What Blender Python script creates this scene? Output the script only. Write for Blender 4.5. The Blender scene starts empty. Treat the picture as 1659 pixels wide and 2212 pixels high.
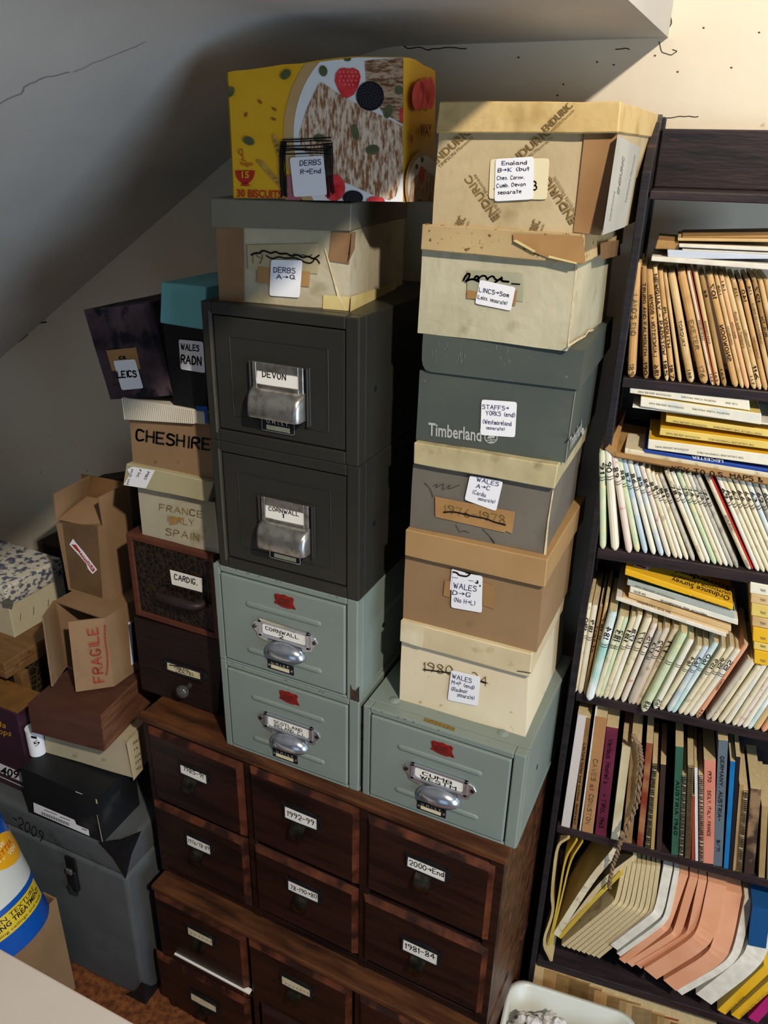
import bpy, bmesh, math, random
from mathutils import Vector, Matrix, noise
random.seed(7)
sc = bpy.context.scene
COL = sc.collection
# ------------------------------------------------------------------ camera
FPX = 1724.0
CAM = Vector((0.0, -1.0, 1.93))
AX = Matrix(((0.9037, 0.1937, -0.3819), (0.4277, -0.3660, 0.8265), (0.0203, -0.9102, -0.4136)))  # photo axes (right, down, forward) -> world
cd = bpy.data.cameras.new('camera'); cam = bpy.data.objects.new('camera', cd); COL.objects.link(cam)
cd.sensor_fit = 'VERTICAL'; cd.sensor_height = 36.0; cd.lens = FPX / 2212.0 * 36.0
cd.clip_start = 0.02; cd.clip_end = 50
r_, d_, f_ = AX.col[0], AX.col[1], AX.col[2]
m4 = Matrix.Identity(4)
for i in range(3):
    m4[i][0] = r_[i]; m4[i][1] = -d_[i]; m4[i][2] = -f_[i]; m4[i][3] = CAM[i]
cam.matrix_world = m4
sc.camera = cam
# ------------------------------------------------------------------ light
w = bpy.data.worlds.new('world'); sc.world = w; w.use_nodes = True
bg = w.node_tree.nodes['Background']; bg.inputs[0].default_value = (0.62, 0.72, 1.0, 1); bg.inputs[1].default_value = 0.04
def light(name, kind, loc, energy, color, **k):
    l = bpy.data.lights.new(name, kind); l.energy = energy; l.color = color
    o = bpy.data.objects.new(name, l); o.location = loc; COL.objects.link(o)
    for a, b in k.items():
        if a == 'rot': o.rotation_euler = b
        else: setattr(l, a, b)
    return o
light('shaded_lamp_light', 'SPOT', (1.1, -1.5, 3.1), 310, (1.0, 0.905, 0.785), shadow_soft_size=0.05, spot_size=math.radians(88), spot_blend=.35, rot=(Vector((-.35, .15, 1.05)) - Vector((1.1, -1.5, 3.1))).to_track_quat('-Z', 'Y').to_euler())
light('window_daylight', 'AREA', (1.56, -0.9, 1.25), 31, (0.54, 0.76, 1.0), shape='RECTANGLE', size=1.2, size_y=1.2, rot=(math.radians(90), 0, math.radians(90)))   # window in the right hand wall
light('rear_window_daylight', 'AREA', (0.2, -2.8, 1.1), 4, (0.5, 0.72, 1.0), shape='RECTANGLE', size=1.2, size_y=1.2, rot=(math.radians(90), 0, 0))   # window behind the camera
vs = sc.view_settings
vs.view_transform = 'Standard'; vs.look = 'None'; vs.gamma = 1; vs.use_curve_mapping = False; vs.exposure = 0.0

# ------------------------------------------------------------------ picking helpers: a photo pixel seen on a real plane
def ray(u, v): return AX @ Vector((u - 829.5, v - 1106.0, FPX))
def P(u, v, y=None, z=None, x=None):
    d = ray(u, v)
    t = (y - CAM.y) / d.y if y is not None else (z - CAM.z) / d.z if z is not None else (x - CAM.x) / d.x
    return CAM + d * t
def cr(ox, oy, s): return lambda x, y: (ox + x / s, oy + y / s)

# ------------------------------------------------------------------ materials
def srgb(h):
    h = h.lstrip('#'); c = [int(h[i:i+2], 16) / 255 for i in (0, 2, 4)]
    return tuple(x / 12.92 if x <= .04045 else ((x + .055) / 1.055) ** 2.4 for x in c) + (1,)
MATS = {}
def mat(name, c1, c2=None, rough=.7, scale=12, metal=0, bump=0, bscale=60, stretch=(1, 1, 1), lo=.35, hi=.65, spec=.3, c3=None, s3=5, lo3=.6, hi3=.7, rand=False, kind='noise', detail=4, trans=0):
    if name in MATS: return MATS[name]
    m = bpy.data.materials.new(name); m.use_nodes = True; nt = m.node_tree; N = nt.nodes; L = nt.links
    b = N['Principled BSDF']; b.inputs['Roughness'].default_value = rough; b.inputs['Metallic'].default_value = metal
    b.inputs['Specular IOR Level'].default_value = spec
    b.inputs['Base Color'].default_value = srgb(c1)
    if trans: b.inputs['Transmission Weight'].default_value = trans
    MATS[name] = m
    if c2 is None and not bump: return m
    tc = N.new('ShaderNodeTexCoord'); mp = N.new('ShaderNodeMapping'); mp.inputs['Scale'].default_value = stretch
    L.new(tc.outputs['Object'], mp.inputs['Vector'])
    if rand:
        oi = N.new('ShaderNodeObjectInfo'); mu = N.new('ShaderNodeMath'); mu.operation = 'MULTIPLY'; mu.inputs[1].default_value = 37.0
        L.new(oi.outputs['Random'], mu.inputs[0]); L.new(mu.outputs[0], mp.inputs['Location'])
    col = None
    if c2:
        if kind == 'noise':
            t = N.new('ShaderNodeTexNoise'); t.inputs['Scale'].default_value = scale; t.inputs['Detail'].default_value = detail; out = t.outputs['Fac']
        elif kind == 'edge':
            t = N.new('ShaderNodeTexVoronoi'); t.feature = 'DISTANCE_TO_EDGE'; t.inputs['Scale'].default_value = scale; out = t.outputs['Distance']
        L.new(mp.outputs[0], t.inputs['Vector'])
        rp = N.new('ShaderNodeValToRGB'); rp.color_ramp.elements[0].position = lo; rp.color_ramp.elements[1].position = hi
        rp.color_ramp.elements[0].color = srgb(c1); rp.color_ramp.elements[1].color = srgb(c2)
        L.new(out, rp.inputs[0]); col = rp.outputs[0]
        if c3:
            t3 = N.new('ShaderNodeTexNoise'); t3.inputs['Scale'].default_value = s3; t3.inputs['Detail'].default_value = 5; L.new(mp.outputs[0], t3.inputs['Vector'])
            r3 = N.new('ShaderNodeValToRGB'); r3.color_ramp.elements[0].position = lo3; r3.color_ramp.elements[1].position = hi3
            r3.color_ramp.elements[0].color = (0, 0, 0, 1); r3.color_ramp.elements[1].color = (1, 1, 1, 1); L.new(t3.outputs['Fac'], r3.inputs[0])
            mx = N.new('ShaderNodeMix'); mx.data_type = 'RGBA'; L.new(r3.outputs[0], mx.inputs[0]); L.new(col, mx.inputs[6]); mx.inputs[7].default_value = srgb(c3); col = mx.outputs[2]
        L.new(col, b.inputs['Base Color'])
    if bump:
        if kind == 'edge' and c2: src = out
        else:
            tb = N.new('ShaderNodeTexNoise'); tb.inputs['Scale'].default_value = bscale; tb.inputs['Detail'].default_value = 4; L.new(mp.outputs[0], tb.inputs['Vector']); src = tb.outputs['Fac']
        bp = N.new('ShaderNodeBump'); bp.inputs['Strength'].default_value = bump; bp.inputs['Distance'].default_value = .004
        L.new(src, bp.inputs['Height']); L.new(bp.outputs[0], b.inputs['Normal'])
    return m
WALL = mat('cream_plaster', '#ddd0b8', '#e6dbc6', .85, 3, bump=.25, bscale=25, c3='#a89878', s3=30, lo3=.74, hi3=.78)
CEIL = mat('ceiling_plaster', '#b9b4ab', '#c6c2b9', .9, 3, bump=.25, bscale=18, c3='#8f8a80', s3=26, lo3=.76, hi3=.8)
CARPET = mat('carpet', '#552c14', '#8a5128', .95, 60, bump=.9, bscale=300)
CRACK = mat('crack_dark', '#4a4238', rough=.9)
DARKWOOD = mat('dark_mahogany', '#1d110e', '#2f1812', .38, 7, bump=.15, bscale=30, stretch=(1, 6, 8), c3='#150b09', s3=4, lo3=.5, hi3=.65, spec=.4)
CASEWOOD = mat('case_oak', '#3e2314', '#5f3a21', .45, 8, bump=.15, bscale=40, stretch=(1, 6, 6), c3='#2c1810', s3=6, lo3=.5, hi3=.7)
EDGEWOOD = mat('worn_red_wood', '#371a0f', '#5e301b', .42, 20, bump=.2, bscale=50, c3='#24100a', s3=14, lo3=.5, hi3=.6)
BOOKCASE = mat('blackened_oak', '#19171a', '#272225', .45, 9, bump=.2, bscale=30, stretch=(1, 1, 7), c3='#4a3329', s3=9, lo3=.70, hi3=.76)
BOOKCASEH = mat('blackened_oak_board', '#1d191b', '#342829', .42, 9, bump=.2, bscale=30, stretch=(1, 6, 7), c3='#6b4330', s3=11, lo3=.68, hi3=.75)
SAGE = mat('sage_enamel', '#77827a', '#7f8a82', .38, 5, spec=.4, c3='#6b756d', s3=16, lo3=.7, hi3=.84)
RUST = mat('dark_chip', '#2e2a24', '#4a3527', .8, 60)
OLIVE = mat('olive_black_enamel', '#282722', '#2c2b26', .38, 6, spec=.4)
OLIVEEDGE = mat('olive_worn_edge', '#4a463b', '#5c5546', .4, 30)
CHROME = mat('nickel_plate', '#c3c8d0', '#9a9da3', .2, 18, metal=.8, lo=.55, hi=.8, spec=.5)
TARN = mat('tarnished_nickel', '#b3afa8', '#8b857a', .3, 70, metal=.85, lo=.45, hi=.7, spec=.5)
BRASS = mat('aged_brass', '#6e6a58', '#3a372e', .35, 50, metal=1)
BLACKM = mat('black_iron', '#17171a', rough=.5)
CARD = mat('white_card', '#e8e4da', rough=.8)
STICK = mat('white_sticker', '#e9e9ec', rough=.6)
CREAMCARD = mat('aged_card', '#d9cfae', '#c9ba92', .8, 30)
INK = mat('black_ink', '#0c0c0e', rough=.6)
BLUEINK = mat('blue_ink', '#2b2e66', rough=.7)
PENCIL = mat('faint_pencil', '#7a6a4a', rough=.8)
GREYPEN = mat('graphite_scribble', '#2a2724', rough=.7)
BROWNINK = mat('brown_print', '#7d6438', rough=.8)
TAPE = mat('brown_parcel_tape', '#8a6a4c', '#7c5d40', .28, 14, spec=.3)
GTAPE = mat('gummed_tape', '#9a7446', '#a67f4f', .6, 20)
YTAPE = mat('yellowed_tape', '#cdb878', '#d6c48a', .3, 20, spec=.5)
GOLD = mat('gold_transfer', '#5d4a1c', '#8a6f2c', .5, 300)
REDB = mat('red_badge', '#8f2018', '#631511', .45, 160)

# ------------------------------------------------------------------ object helpers
def tag(o, label=None, cat=None, group=None, kind=None):
    for k, v in (('label', label), ('category', cat), ('group', group), ('kind', kind)):
        if v: o[k] = v
    return o
def thing(name, label, cat, loc=(0, 0, 0), yaw=0, group=None):
    o = bpy.data.objects.new(name, None); COL.objects.link(o); o.location = loc; o.rotation_euler = (0, 0, yaw)
    o.empty_display_size = .05
    return tag(o, label, cat, group)
def wm(root): return Matrix.Translation(root.location) @ Matrix.Rotation(root.rotation_euler.z, 4, 'Z')
class MB:
    def __init__(s): s.v = []; s.f = []; s.m = []
    def add(s, vs, fs, mi=0):
        n = len(s.v); s.v += [tuple(p) for p in vs]; s.f += [tuple(i + n for i in f) for f in fs]; s.m += [mi] * len(fs); return s
    def hexa(s, p, mi=0):  # p: front bl,br,tr,tl then back bl,br,tr,tl
        return s.add(p, [(0, 1, 2, 3), (5, 4, 7, 6), (4, 0, 3, 7), (1, 5, 6, 2), (3, 2, 6, 7), (4, 5, 1, 0)], mi)
    def box(s, x0, x1, y0, y1, z0, z1, mi=0):
        return s.hexa([(x0, y0, z0), (x1, y0, z0), (x1, y0, z1), (x0, y0, z1), (x0, y1, z0), (x1, y1, z0), (x1, y1, z1), (x0, y1, z1)], mi)
    def prism(s, a, b, mi=0):  # two matching loops
        n = len(a)
        return s.add(list(a) + list(b), [tuple(range(n))[::-1], tuple(range(n, 2 * n))] + [(i, (i + 1) % n, n + (i + 1) % n, n + i) for i in range(n)], mi)
    def grid(s, rows, mi=0, closed=False):
        n = len(rows[0]); vs = [p for r in rows for p in r]; fs = []
        for i in range(len(rows) - 1):
            for j in range(n if closed else n - 1):
                k = (j + 1) % n; fs.append((i * n + j, i * n + k, (i + 1) * n + k, (i + 1) * n + j))
        return s.add(vs, fs, mi)
    def tube(s, pts, r, n=8, mi=0):
        pts = [Vector(p) for p in pts]; rows = []
        for i, p in enumerate(pts):
            t = (pts[min(i + 1, len(pts) - 1)] - pts[max(i - 1, 0)]).normalized()
            a = t.orthogonal().normalized() if i == 0 else (a - a.dot(t) * t).normalized()
            b = t.cross(a); rr = r[i] if isinstance(r, (list, tuple)) else r
            rows.append([p + a * rr * math.cos(2 * math.pi * k / n) + b * rr * math.sin(2 * math.pi * k / n) for k in range(n)])
        s.grid(rows, mi, True); return s.add(rows[0], [tuple(range(n))[::-1]], mi).add(rows[-1], [tuple(range(n))], mi)
    def disc(s, c, r, n=16, nrm='y', d=.002, mi=0):
        c = Vector(c); A = {'y': (Vector((1, 0, 0)), Vector((0, 0, 1)), Vector((0, -1, 0))), 'x': (Vector((0, 1, 0)), Vector((0, 0, 1)), Vector((1, 0, 0))), 'z': (Vector((1, 0, 0)), Vector((0, 1, 0)), Vector((0, 0, 1)))}[nrm]
        ring = [c + A[0] * r * math.cos(2 * math.pi * k / n) + A[1] * r * math.sin(2 * math.pi * k / n) for k in range(n)]
        return s.prism(ring, [p + A[2] * d for p in ring], mi)
    def build(s, name, mats, parent=None, bev=0, seg=2, smooth=False, jit=0, js=12, cuts=0, normals=True):
        me = bpy.data.meshes.new(name); me.from_pydata(s.v, [], s.f)
        if not isinstance(mats, (list, tuple)): mats = [mats]
        for m in mats: me.materials.append(m)
        for p, k in zip(me.polygons, s.m): p.material_index = k
        bm = bmesh.new(); bm.from_mesh(me)
        if normals: bmesh.ops.recalc_face_normals(bm, faces=bm.faces)
        if bev:
            es = [e for e in bm.edges if len(e.link_faces) == 2 and e.calc_face_angle(0) > .5]
            bmesh.ops.bevel(bm, geom=es, offset=bev, segments=seg, profile=.5, affect='EDGES', clamp_overlap=True)
        if cuts: bmesh.ops.subdivide_edges(bm, edges=[e for e in bm.edges if e.calc_length() > .02], cuts=cuts, use_grid_fill=True)
        if jit:
            for v in bm.verts: v.co += noise.noise_vector(v.co * js + Vector((len(name), jit * 1e4, 3))) * jit
        if smooth:
            for f in bm.faces: f.smooth = True
        bm.to_mesh(me); bm.free()
        o = bpy.data.objects.new(name, me); COL.objects.link(o)
        if parent: o.parent = parent
        if smooth and smooth != 'all':
            try: me.set_sharp_from_angle(angle=math.radians(35))
            except Exception: pass
        return o
def struct(name, mb, m, label=None, parent=None, **k):
    o = mb.build(name, m, parent, **k)
    if not parent: o['kind'] = 'structure'
    if label: o['label'] = label
    return o

class Surf:   # the plane of one face of a thing; call with a photo pixel to get that thing's local point on the face
    def __init__(s, root, pt, nrm):
        s.W = wm(root); s.I = s.W.inverted(); s.p = s.W @ Vector(pt); s.n = (s.W.to_3x3() @ Vector(nrm)).normalized()
    def __call__(s, u, v, off=0.0):
        d = ray(u, v); q = s.p + s.n * off; t = (q - CAM).dot(s.n) / d.dot(s.n); return s.I @ (CAM + d * t)

# ------------------------------------------------------------------ handwriting (own stroke letters) and print
G = {'A': '00,38,60;13,53', 'B': '00,08,38,57,55,34,04;34,53,51,30,00', 'C': '57,38,18,06,02,10,30,51', 'D': '00,08,28,56,52,20,00', 'E': '50,00,08,58;04,44', 'F': '00,08,58;04,44',
     'G': '57,38,18,06,02,10,40,53,33', 'H': '00,08;50,58;04,54', 'I': '10,18', 'J': '28,48,42,30,10,02', 'K': '00,08;58,04,50', 'L': '08,00,50', 'M': '00,08,34,68,60', 'N': '00,08,50,58',
     'O': '20,02,06,28,38,56,52,30,20', 'P': '00,08,38,57,55,34,04', 'Q': '20,02,06,28,38,56,52,30,20;32,60', 'R': '00,08,38,57,55,34,04;24,50', 'S': '57,38,18,06,15,44,53,51,30,10,01', 'T': '08,68;38,30',
     'U': '08,02,10,40,52,58', 'V': '08,30,68', 'W': '08,20,36,50,78', 'X': '00,58;08,50', 'Y': '08,34,68;34,30', 'Z': '08,58,00,50', '0': '20,02,06,28,38,56,52,30,20', '1': '06,18,10',
     '2': '06,18,38,56,54,00,50', '3': '07,28,47,45,24,44,52,30,01', '4': '40,48,03,63', '5': '58,08,05,35,53,51,30,01', '6': '48,14,02,10,40,52,43,24,03', '7': '08,58,20', '8': '34,06,18,38,56,34,02,10,40,52,34',
     '9': '54,25,06,18,38,57,54,30', '-': '04,44', '>': '04,64;46,64,42', '.': '10,11', ',': '11,00', '(': '38,15,13,30', ')': '08,25,23,00', '+': '04,44;26,22', '/': '00,58', "'": '08,06', '&': '50,06,18,36,02,10,30,53', ' ': '',
     'a': '44,15,03,01,10,30,44,40,50', 'b': '08,00;03,25,44,41,20,00', 'c': '44,25,05,02,10,30,41', 'd': '44,15,03,01,10,30,44;48,40', 'e': '03,43,44,25,05,02,10,30,41', 'f': '37,18,06,00;04,24', 'g': '44,15,03,01,10,30,44,40', 'h': '08,00;03,25,44,40',
     'i': '05,00;07,08', 'k': '08,00;35,02,30', 'l': '08,01,10', 'm': '05,00;03,15,24,20;23,35,44,40', 'n': '05,00;03,25,44,40', 'o': '10,02,04,15,35,43,41,30,10', 'p': '05,00;04,25,44,41,20,01', 'r': '05,00;03,25,35', 's': '35,15,04,32,31,10,00',
     't': '18,11,20;05,35', 'u': '05,01,10,30,41,45;45,40', 'v': '05,20,45', 'w': '05,10,24,30,55', 'x': '00,35;05,30', 'y': '05,22;45,10,00', 'z': '05,35,00,30'}
SHARP = set('AEFHIKLMNTVWXYZ147->+/')
def chaikin(p):
    for _ in range(2):
        q = [p[0]]
        for a, b in zip(p, p[1:]): q += [(a[0] * .75 + b[0] * .25, a[1] * .75 + b[1] * .25), (a[0] * .25 + b[0] * .75, a[1] * .25 + b[1] * .75)]
        p = q + [p[-1]]
    return p
def strokes(text):
    x = 0; out = []
    for ch in text:
        g = G.get(ch, ''); wd = 2.5 if not g else 0
        jx, jy = random.uniform(-.2, .2), random.uniform(-.35, .35)
        for st in g.split(';') if g else []:
            p = [(int(q[0]), int(q[1])) for q in st.split(',')]; wd = max(wd, max(a for a, _ in p))
            if len(p) > 2 and ch not in SHARP: p = chaikin(p)
            out.append([((x + a + jx) / 8, (b + jy) / 8) for a, b in p])
        x += wd + 2.2
    return out, max(x - 2.2, 1) / 8
def ribbons(mb, paths, wd, fn):
    for p in paths:
        for a, b in zip(p, p[1:]):
            dx, dy = b[0] - a[0], b[1] - a[1]; l = math.hypot(dx, dy) or 1e-6; dx, dy = dx / l * wd / 2, dy / l * wd / 2
            mb.add([fn(*q) for q in ((a[0] - dx * .8 - dy, a[1] - dy * .8 + dx), (a[0] - dx * .8 + dy, a[1] - dy * .8 - dx), (b[0] + dx * .8 + dy, b[1] + dy * .8 - dx), (b[0] + dx * .8 - dy, b[1] + dy * .8 + dx))], [(0, 1, 2, 3)])
FONT = {}
def glyphmesh(text):
    if text not in FONT:
        c = bpy.data.curves.new('t', 'FONT'); c.body = text; c.size = 1; c.offset = .022 if text in ('Timberland', 'ENDURIC', '30 BISCUITS', 'WAY', 'Snowdonia', '6409', 'TEXTURING TREATMENT', '15') else 0; c.resolution_u = 2; o = bpy.data.objects.new('t', c); COL.objects.link(o)
        dg = bpy.context.evaluated_depsgraph_get(); me = bpy.data.meshes.new_from_object(o.evaluated_get(dg))
        vs = [v.co.copy() for v in me.vertices]; fs = [tuple(p.vertices) for p in me.polygons]
        bpy.data.objects.remove(o); bpy.data.curves.remove(c); bpy.data.meshes.remove(me)
        x0 = min(v.x for v in vs); x1 = max(v.x for v in vs)
        FONT[text] = ([((v.x - x0) / (x1 - x0), v.y / .7) for v in vs], fs)
    return FONT[text]
def pxline(surf, p0, p1, h, off, up=None):   # text frame between two pixels on a face
    up = up or (0.0, -h)
    return lambda x, y: surf(p0[0] + (p1[0] - p0[0]) * x + up[0] * y, p0[1] + (p1[1] - p0[1]) * x + up[1] * y, off)
def ink(parent, surf, lines, mt=INK, wd=.13, off=.0011, name='handwriting'):
    mb = MB()
    for ln in lines:
        if ln[0] == '~':      # a free stroke: ('~', points, width px)
            ribbons(mb, [chaikin(ln[1]) if len(ln[1]) > 2 else ln[1]], ln[2], lambda u, v: surf(u, v, off)); continue
        t, p0, p1, h = ln[:4]; up = ln[4] if len(ln) > 4 else None
        fn = pxline(surf, p0, p1, h, off, up); st, W = strokes(t)
        ribbons(mb, st, wd, lambda x, y: fn(x / W, y))
    return mb.build(name, mt, parent, normals=False)
def prt(parent, surf, lines, mt=INK, off=.0011, name='lettering'):
    mb = MB()
    for ln in lines:
        t, p0, p1, h = ln[:4]; up = ln[4] if len(ln) > 4 else None
        fn = pxline(surf, p0, p1, h, off, up); vs, fs = glyphmesh(t); mb.add([fn(*v) for v in vs], fs)
    return mb.build(name, mt, parent, normals=False)
def decal(parent, name, mt, surf, polys, off=.0006):
    mb = MB()
    for p in polys: mb.add([surf(u, v, off) for u, v in p], [tuple(range(len(p)))])
    return mb.build(name, mt, parent, normals=False)
def rquad(q, r=.1):   # quad with clipped corners (stickers)
    out = []
    for i in range(4):
        a, b, c = q[i - 1], q[i], q[(i + 1) % 4]; l = r
        p = (b[0] + (a[0] - b[0]) * l, b[1] + (a[1] - b[1]) * l); n = (b[0] + (c[0] - b[0]) * l, b[1] + (c[1] - b[1]) * l)
        md = (b[0] * .6 + (p[0] + n[0]) * .2, b[1] * .6 + (p[1] + n[1]) * .2); out += [p, md, n]
    return out
def ell(c, rx, ry, n=24, rot=0, a0=0, a1=360):
    k = math.radians(rot); out = []
    for i in range(n):
        a = math.radians(a0 + (a1 - a0) * i / n); x, y = rx * math.cos(a), ry * math.sin(a)
        out.append((c[0] + x * math.cos(k) - y * math.sin(k), c[1] + x * math.sin(k) + y * math.cos(k)))
    return out
def clip(poly, q):    # keep the part of a pixel polygon inside a convex pixel polygon
    s = sum((q[i][0] * q[(i + 1) % len(q)][1] - q[(i + 1) % len(q)][0] * q[i][1]) for i in range(len(q)))
    for i in range(len(q)):
        a, b = q[i], q[(i + 1) % len(q)]; out = []
        side = lambda p: ((b[0] - a[0]) * (p[1] - a[1]) - (b[1] - a[1]) * (p[0] - a[0])) * (1 if s > 0 else -1)
        for j in range(len(poly)):
            p, n = poly[j], poly[(j + 1) % len(poly)]; sp, sn = side(p), side(n)
            if sp >= 0: out.append(p)
            if sp * sn < 0: t = sp / (sp - sn); out.append((p[0] + (n[0] - p[0]) * t, p[1] + (n[1] - p[1]) * t))
        poly = out
        if len(poly) < 3: return []
    return poly
# ================================================================== THE ROOM
YW = .42
ZC = 2.09; XS = -.208; XR = -.727; ZR = 2.09; SL = .652
struct('floor', MB().box(-3.6, 1.6, -3.0, YW, -.05, 0), CARPET, 'orange brown carpet')
wall = struct('wall_back', MB().add([(-3.6, YW, 0), (1.6, YW, 0), (1.6, YW, 3.5), (-3.6, YW, 3.5), (-3.6, YW + .06, 0), (1.6, YW + .06, 0), (1.6, YW + .06, 3.5), (-3.6, YW + .06, 3.5)], [(0, 1, 2, 3), (5, 4, 7, 6), (4, 0, 3, 7), (1, 5, 6, 2), (3, 2, 6, 7), (4, 5, 1, 0)]), WALL, 'cream plaster wall behind the stacks')
# sloping roof side, rounded into the low flat soffit, whose right edge steps up to the higher ceiling
prof = [(-3.2, ZR + (-3.2 - XR) * SL)]
for i in range(25):
    t = i / 24; a = (XR - .09, ZR - .09 * SL); b = (XR, ZR); c = (XR + .09, ZR)
    prof.append(tuple((1 - t) ** 2 * a[k] + 2 * t * (1 - t) * b[k] + t * t * c[k] for k in (0, 1)))
prof += [(XS, ZC), (XS, 2.75), (-3.2, 3.5)]
struct('ceiling', MB().prism([(x, -3.0, z) for x, z in prof], [(x, YW, z) for x, z in prof]), CEIL, 'sloping plaster ceiling running into a low soffit', smooth=True)
struct('ceiling_upper', MB().box(XS, 1.6, -3.0, YW, 3.4, 3.5), CEIL, 'higher plaster ceiling to the right')
struct('wall_right', MB().box(1.6, 1.66, -3.0, YW, 0, 3.5), WALL, 'cream plaster wall to the right')
WS = Surf(wall, (0, YW, 0), (0, -1, 0))
def crackline(pts, wd, nm='crack'):
    p = []
    for a, b in zip(pts, pts[1:]):
        n = max(2, int(math.hypot(b[0] - a[0], b[1] - a[1]) / 9))
        for i in range(n): t = i / n; p.append((a[0] + (b[0] - a[0]) * t + random.uniform(-2, 2), a[1] + (b[1] - a[1]) * t + random.uniform(-2, 2)))
    ink(wall, WS, [('~', p, wd)], CRACK, off=.0008, name=nm)
crackline([(862, 93), (880, 106), (905, 102), (925, 108), (945, 104), (985, 104), (1020, 105)], 2.2)
crackline([(1250, 76), (1275, 78), (1300, 74)], 4)
crackline([(1425, 90), (1428, 112), (1450, 118), (1462, 112), (1445, 100)], 1.6)
crackline([(1443, 70), (1450, 50), (1446, 30), (1450, 18)], 2)
crackline([(1398, 254), (1430, 256), (1480, 251), (1520, 252)], 1.6)
crackline([(1330, 105), (1352, 104), (1368, 106)], 2)
crackline([(60, 712), (75, 702), (92, 697), (108, 694)], 3)
crackline([(40, 737), (55, 728), (62, 716)], 2)
for u, v in ((1520, 60), (1640, 70), (1415, 120), (1464, 155), (1580, 146), (1217, 182), (1204, 206), (1290, 134), (1326, 140), (1120, 124)): decal(wall, 'plaster_spot', CRACK, WS, [ell((u, v), 2.5, 2, 8)], .0007)

ceil_ = bpy.data.objects['ceiling']
CS = Surf(ceil_, (XR - .2, 0, ZR - .2 * SL), (SL, 0, -1))
CKM = mat('ceiling_crack', '#827d74', rough=.9)
def ceilcrack(pts, wd):
    p = []
    for a, b in zip(pts, pts[1:]):
        for i in range(8): t = i / 8; p.append((a[0] + (b[0] - a[0]) * t + random.uniform(-1.5, 1.5), a[1] + (b[1] - a[1]) * t + random.uniform(-1.5, 1.5)))
    ink(ceil_, CS, [('~', p, wd)], CKM, off=.0015, name='crack')
ceilcrack([(0, 224), (48, 203), (54, 188), (95, 168), (160, 156)], 1.1)
ceilcrack([(160, 156), (240, 122), (300, 98), (330, 80)], .8)
ceilcrack([(328, 81), (350, 76), (370, 73)], 2.2)
ceilcrack([(370, 73), (420, 62)], .8)
# ================================================================== generic lidded carton
def carton(name, label, cat, y, yr, body, lid, depth, bm, lm, lo=.012, group=None, zb=None, jit=.0012, ldepth=None):
    O = P(*body[0], y=y); B = P(*body[1], y=yr); yaw = math.atan2(B.y - O.y, B.x - O.x)
    if zb is not None: O.z = zb
    root = thing(name, label, cat, O, yaw, group)
    F = Surf(root, (0, 0, 0), (0, -1, 0)); LF = Surf(root, (0, -lo, 0), (0, -1, 0))
    q = [F(*p) for p in body]
    if zb is not None: q[0].z = q[1].z = 0
    o = MB().hexa(q + [p + Vector((0, depth, 0)) for p in q]).build('body', bm, root, cuts=4, jit=jit)
    root['d'] = 0; del root['d']
    R = dict(root=root, F=F, LF=LF, body=o, x1=q[1].x, q=q, depth=depth)
    R['S'] = Surf(root, (max(q[1].x, q[2].x) + jit, 0, 0), (1, 0, 0))
    if lid:
        l = [LF(*p) for p in lid]; zt = (l[2].z + l[3].z) / 2; l[2].z = l[3].z = zt
        R['lid'] = MB().hexa(l + [p + Vector((0, (ldepth or depth) + 2 * lo, 0)) for p in l]).build('lid', lm, root, bev=.0015, seg=1, cuts=4, jit=jit)
        R['top'] = O.z + zt; R['LS'] = Surf(root, (max(l[1].x, l[2].x) + jit, 0, 0), (1, 0, 0)); R['l'] = l
    else: R['top'] = O.z + max(q[2].z, q[3].z)
    return R
def sticker(part, surf, quad, lines, name='label', mt=STICK, im=BLUEINK, wd=.13, off=.0026, r=.08, label='white sticker'):
    o = decal(part, name, mt, surf, [rquad(quad, r)], off); o['label'] = label
    if lines: ink(o, surf, lines, im, wd, off + .0006)
    return o

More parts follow.
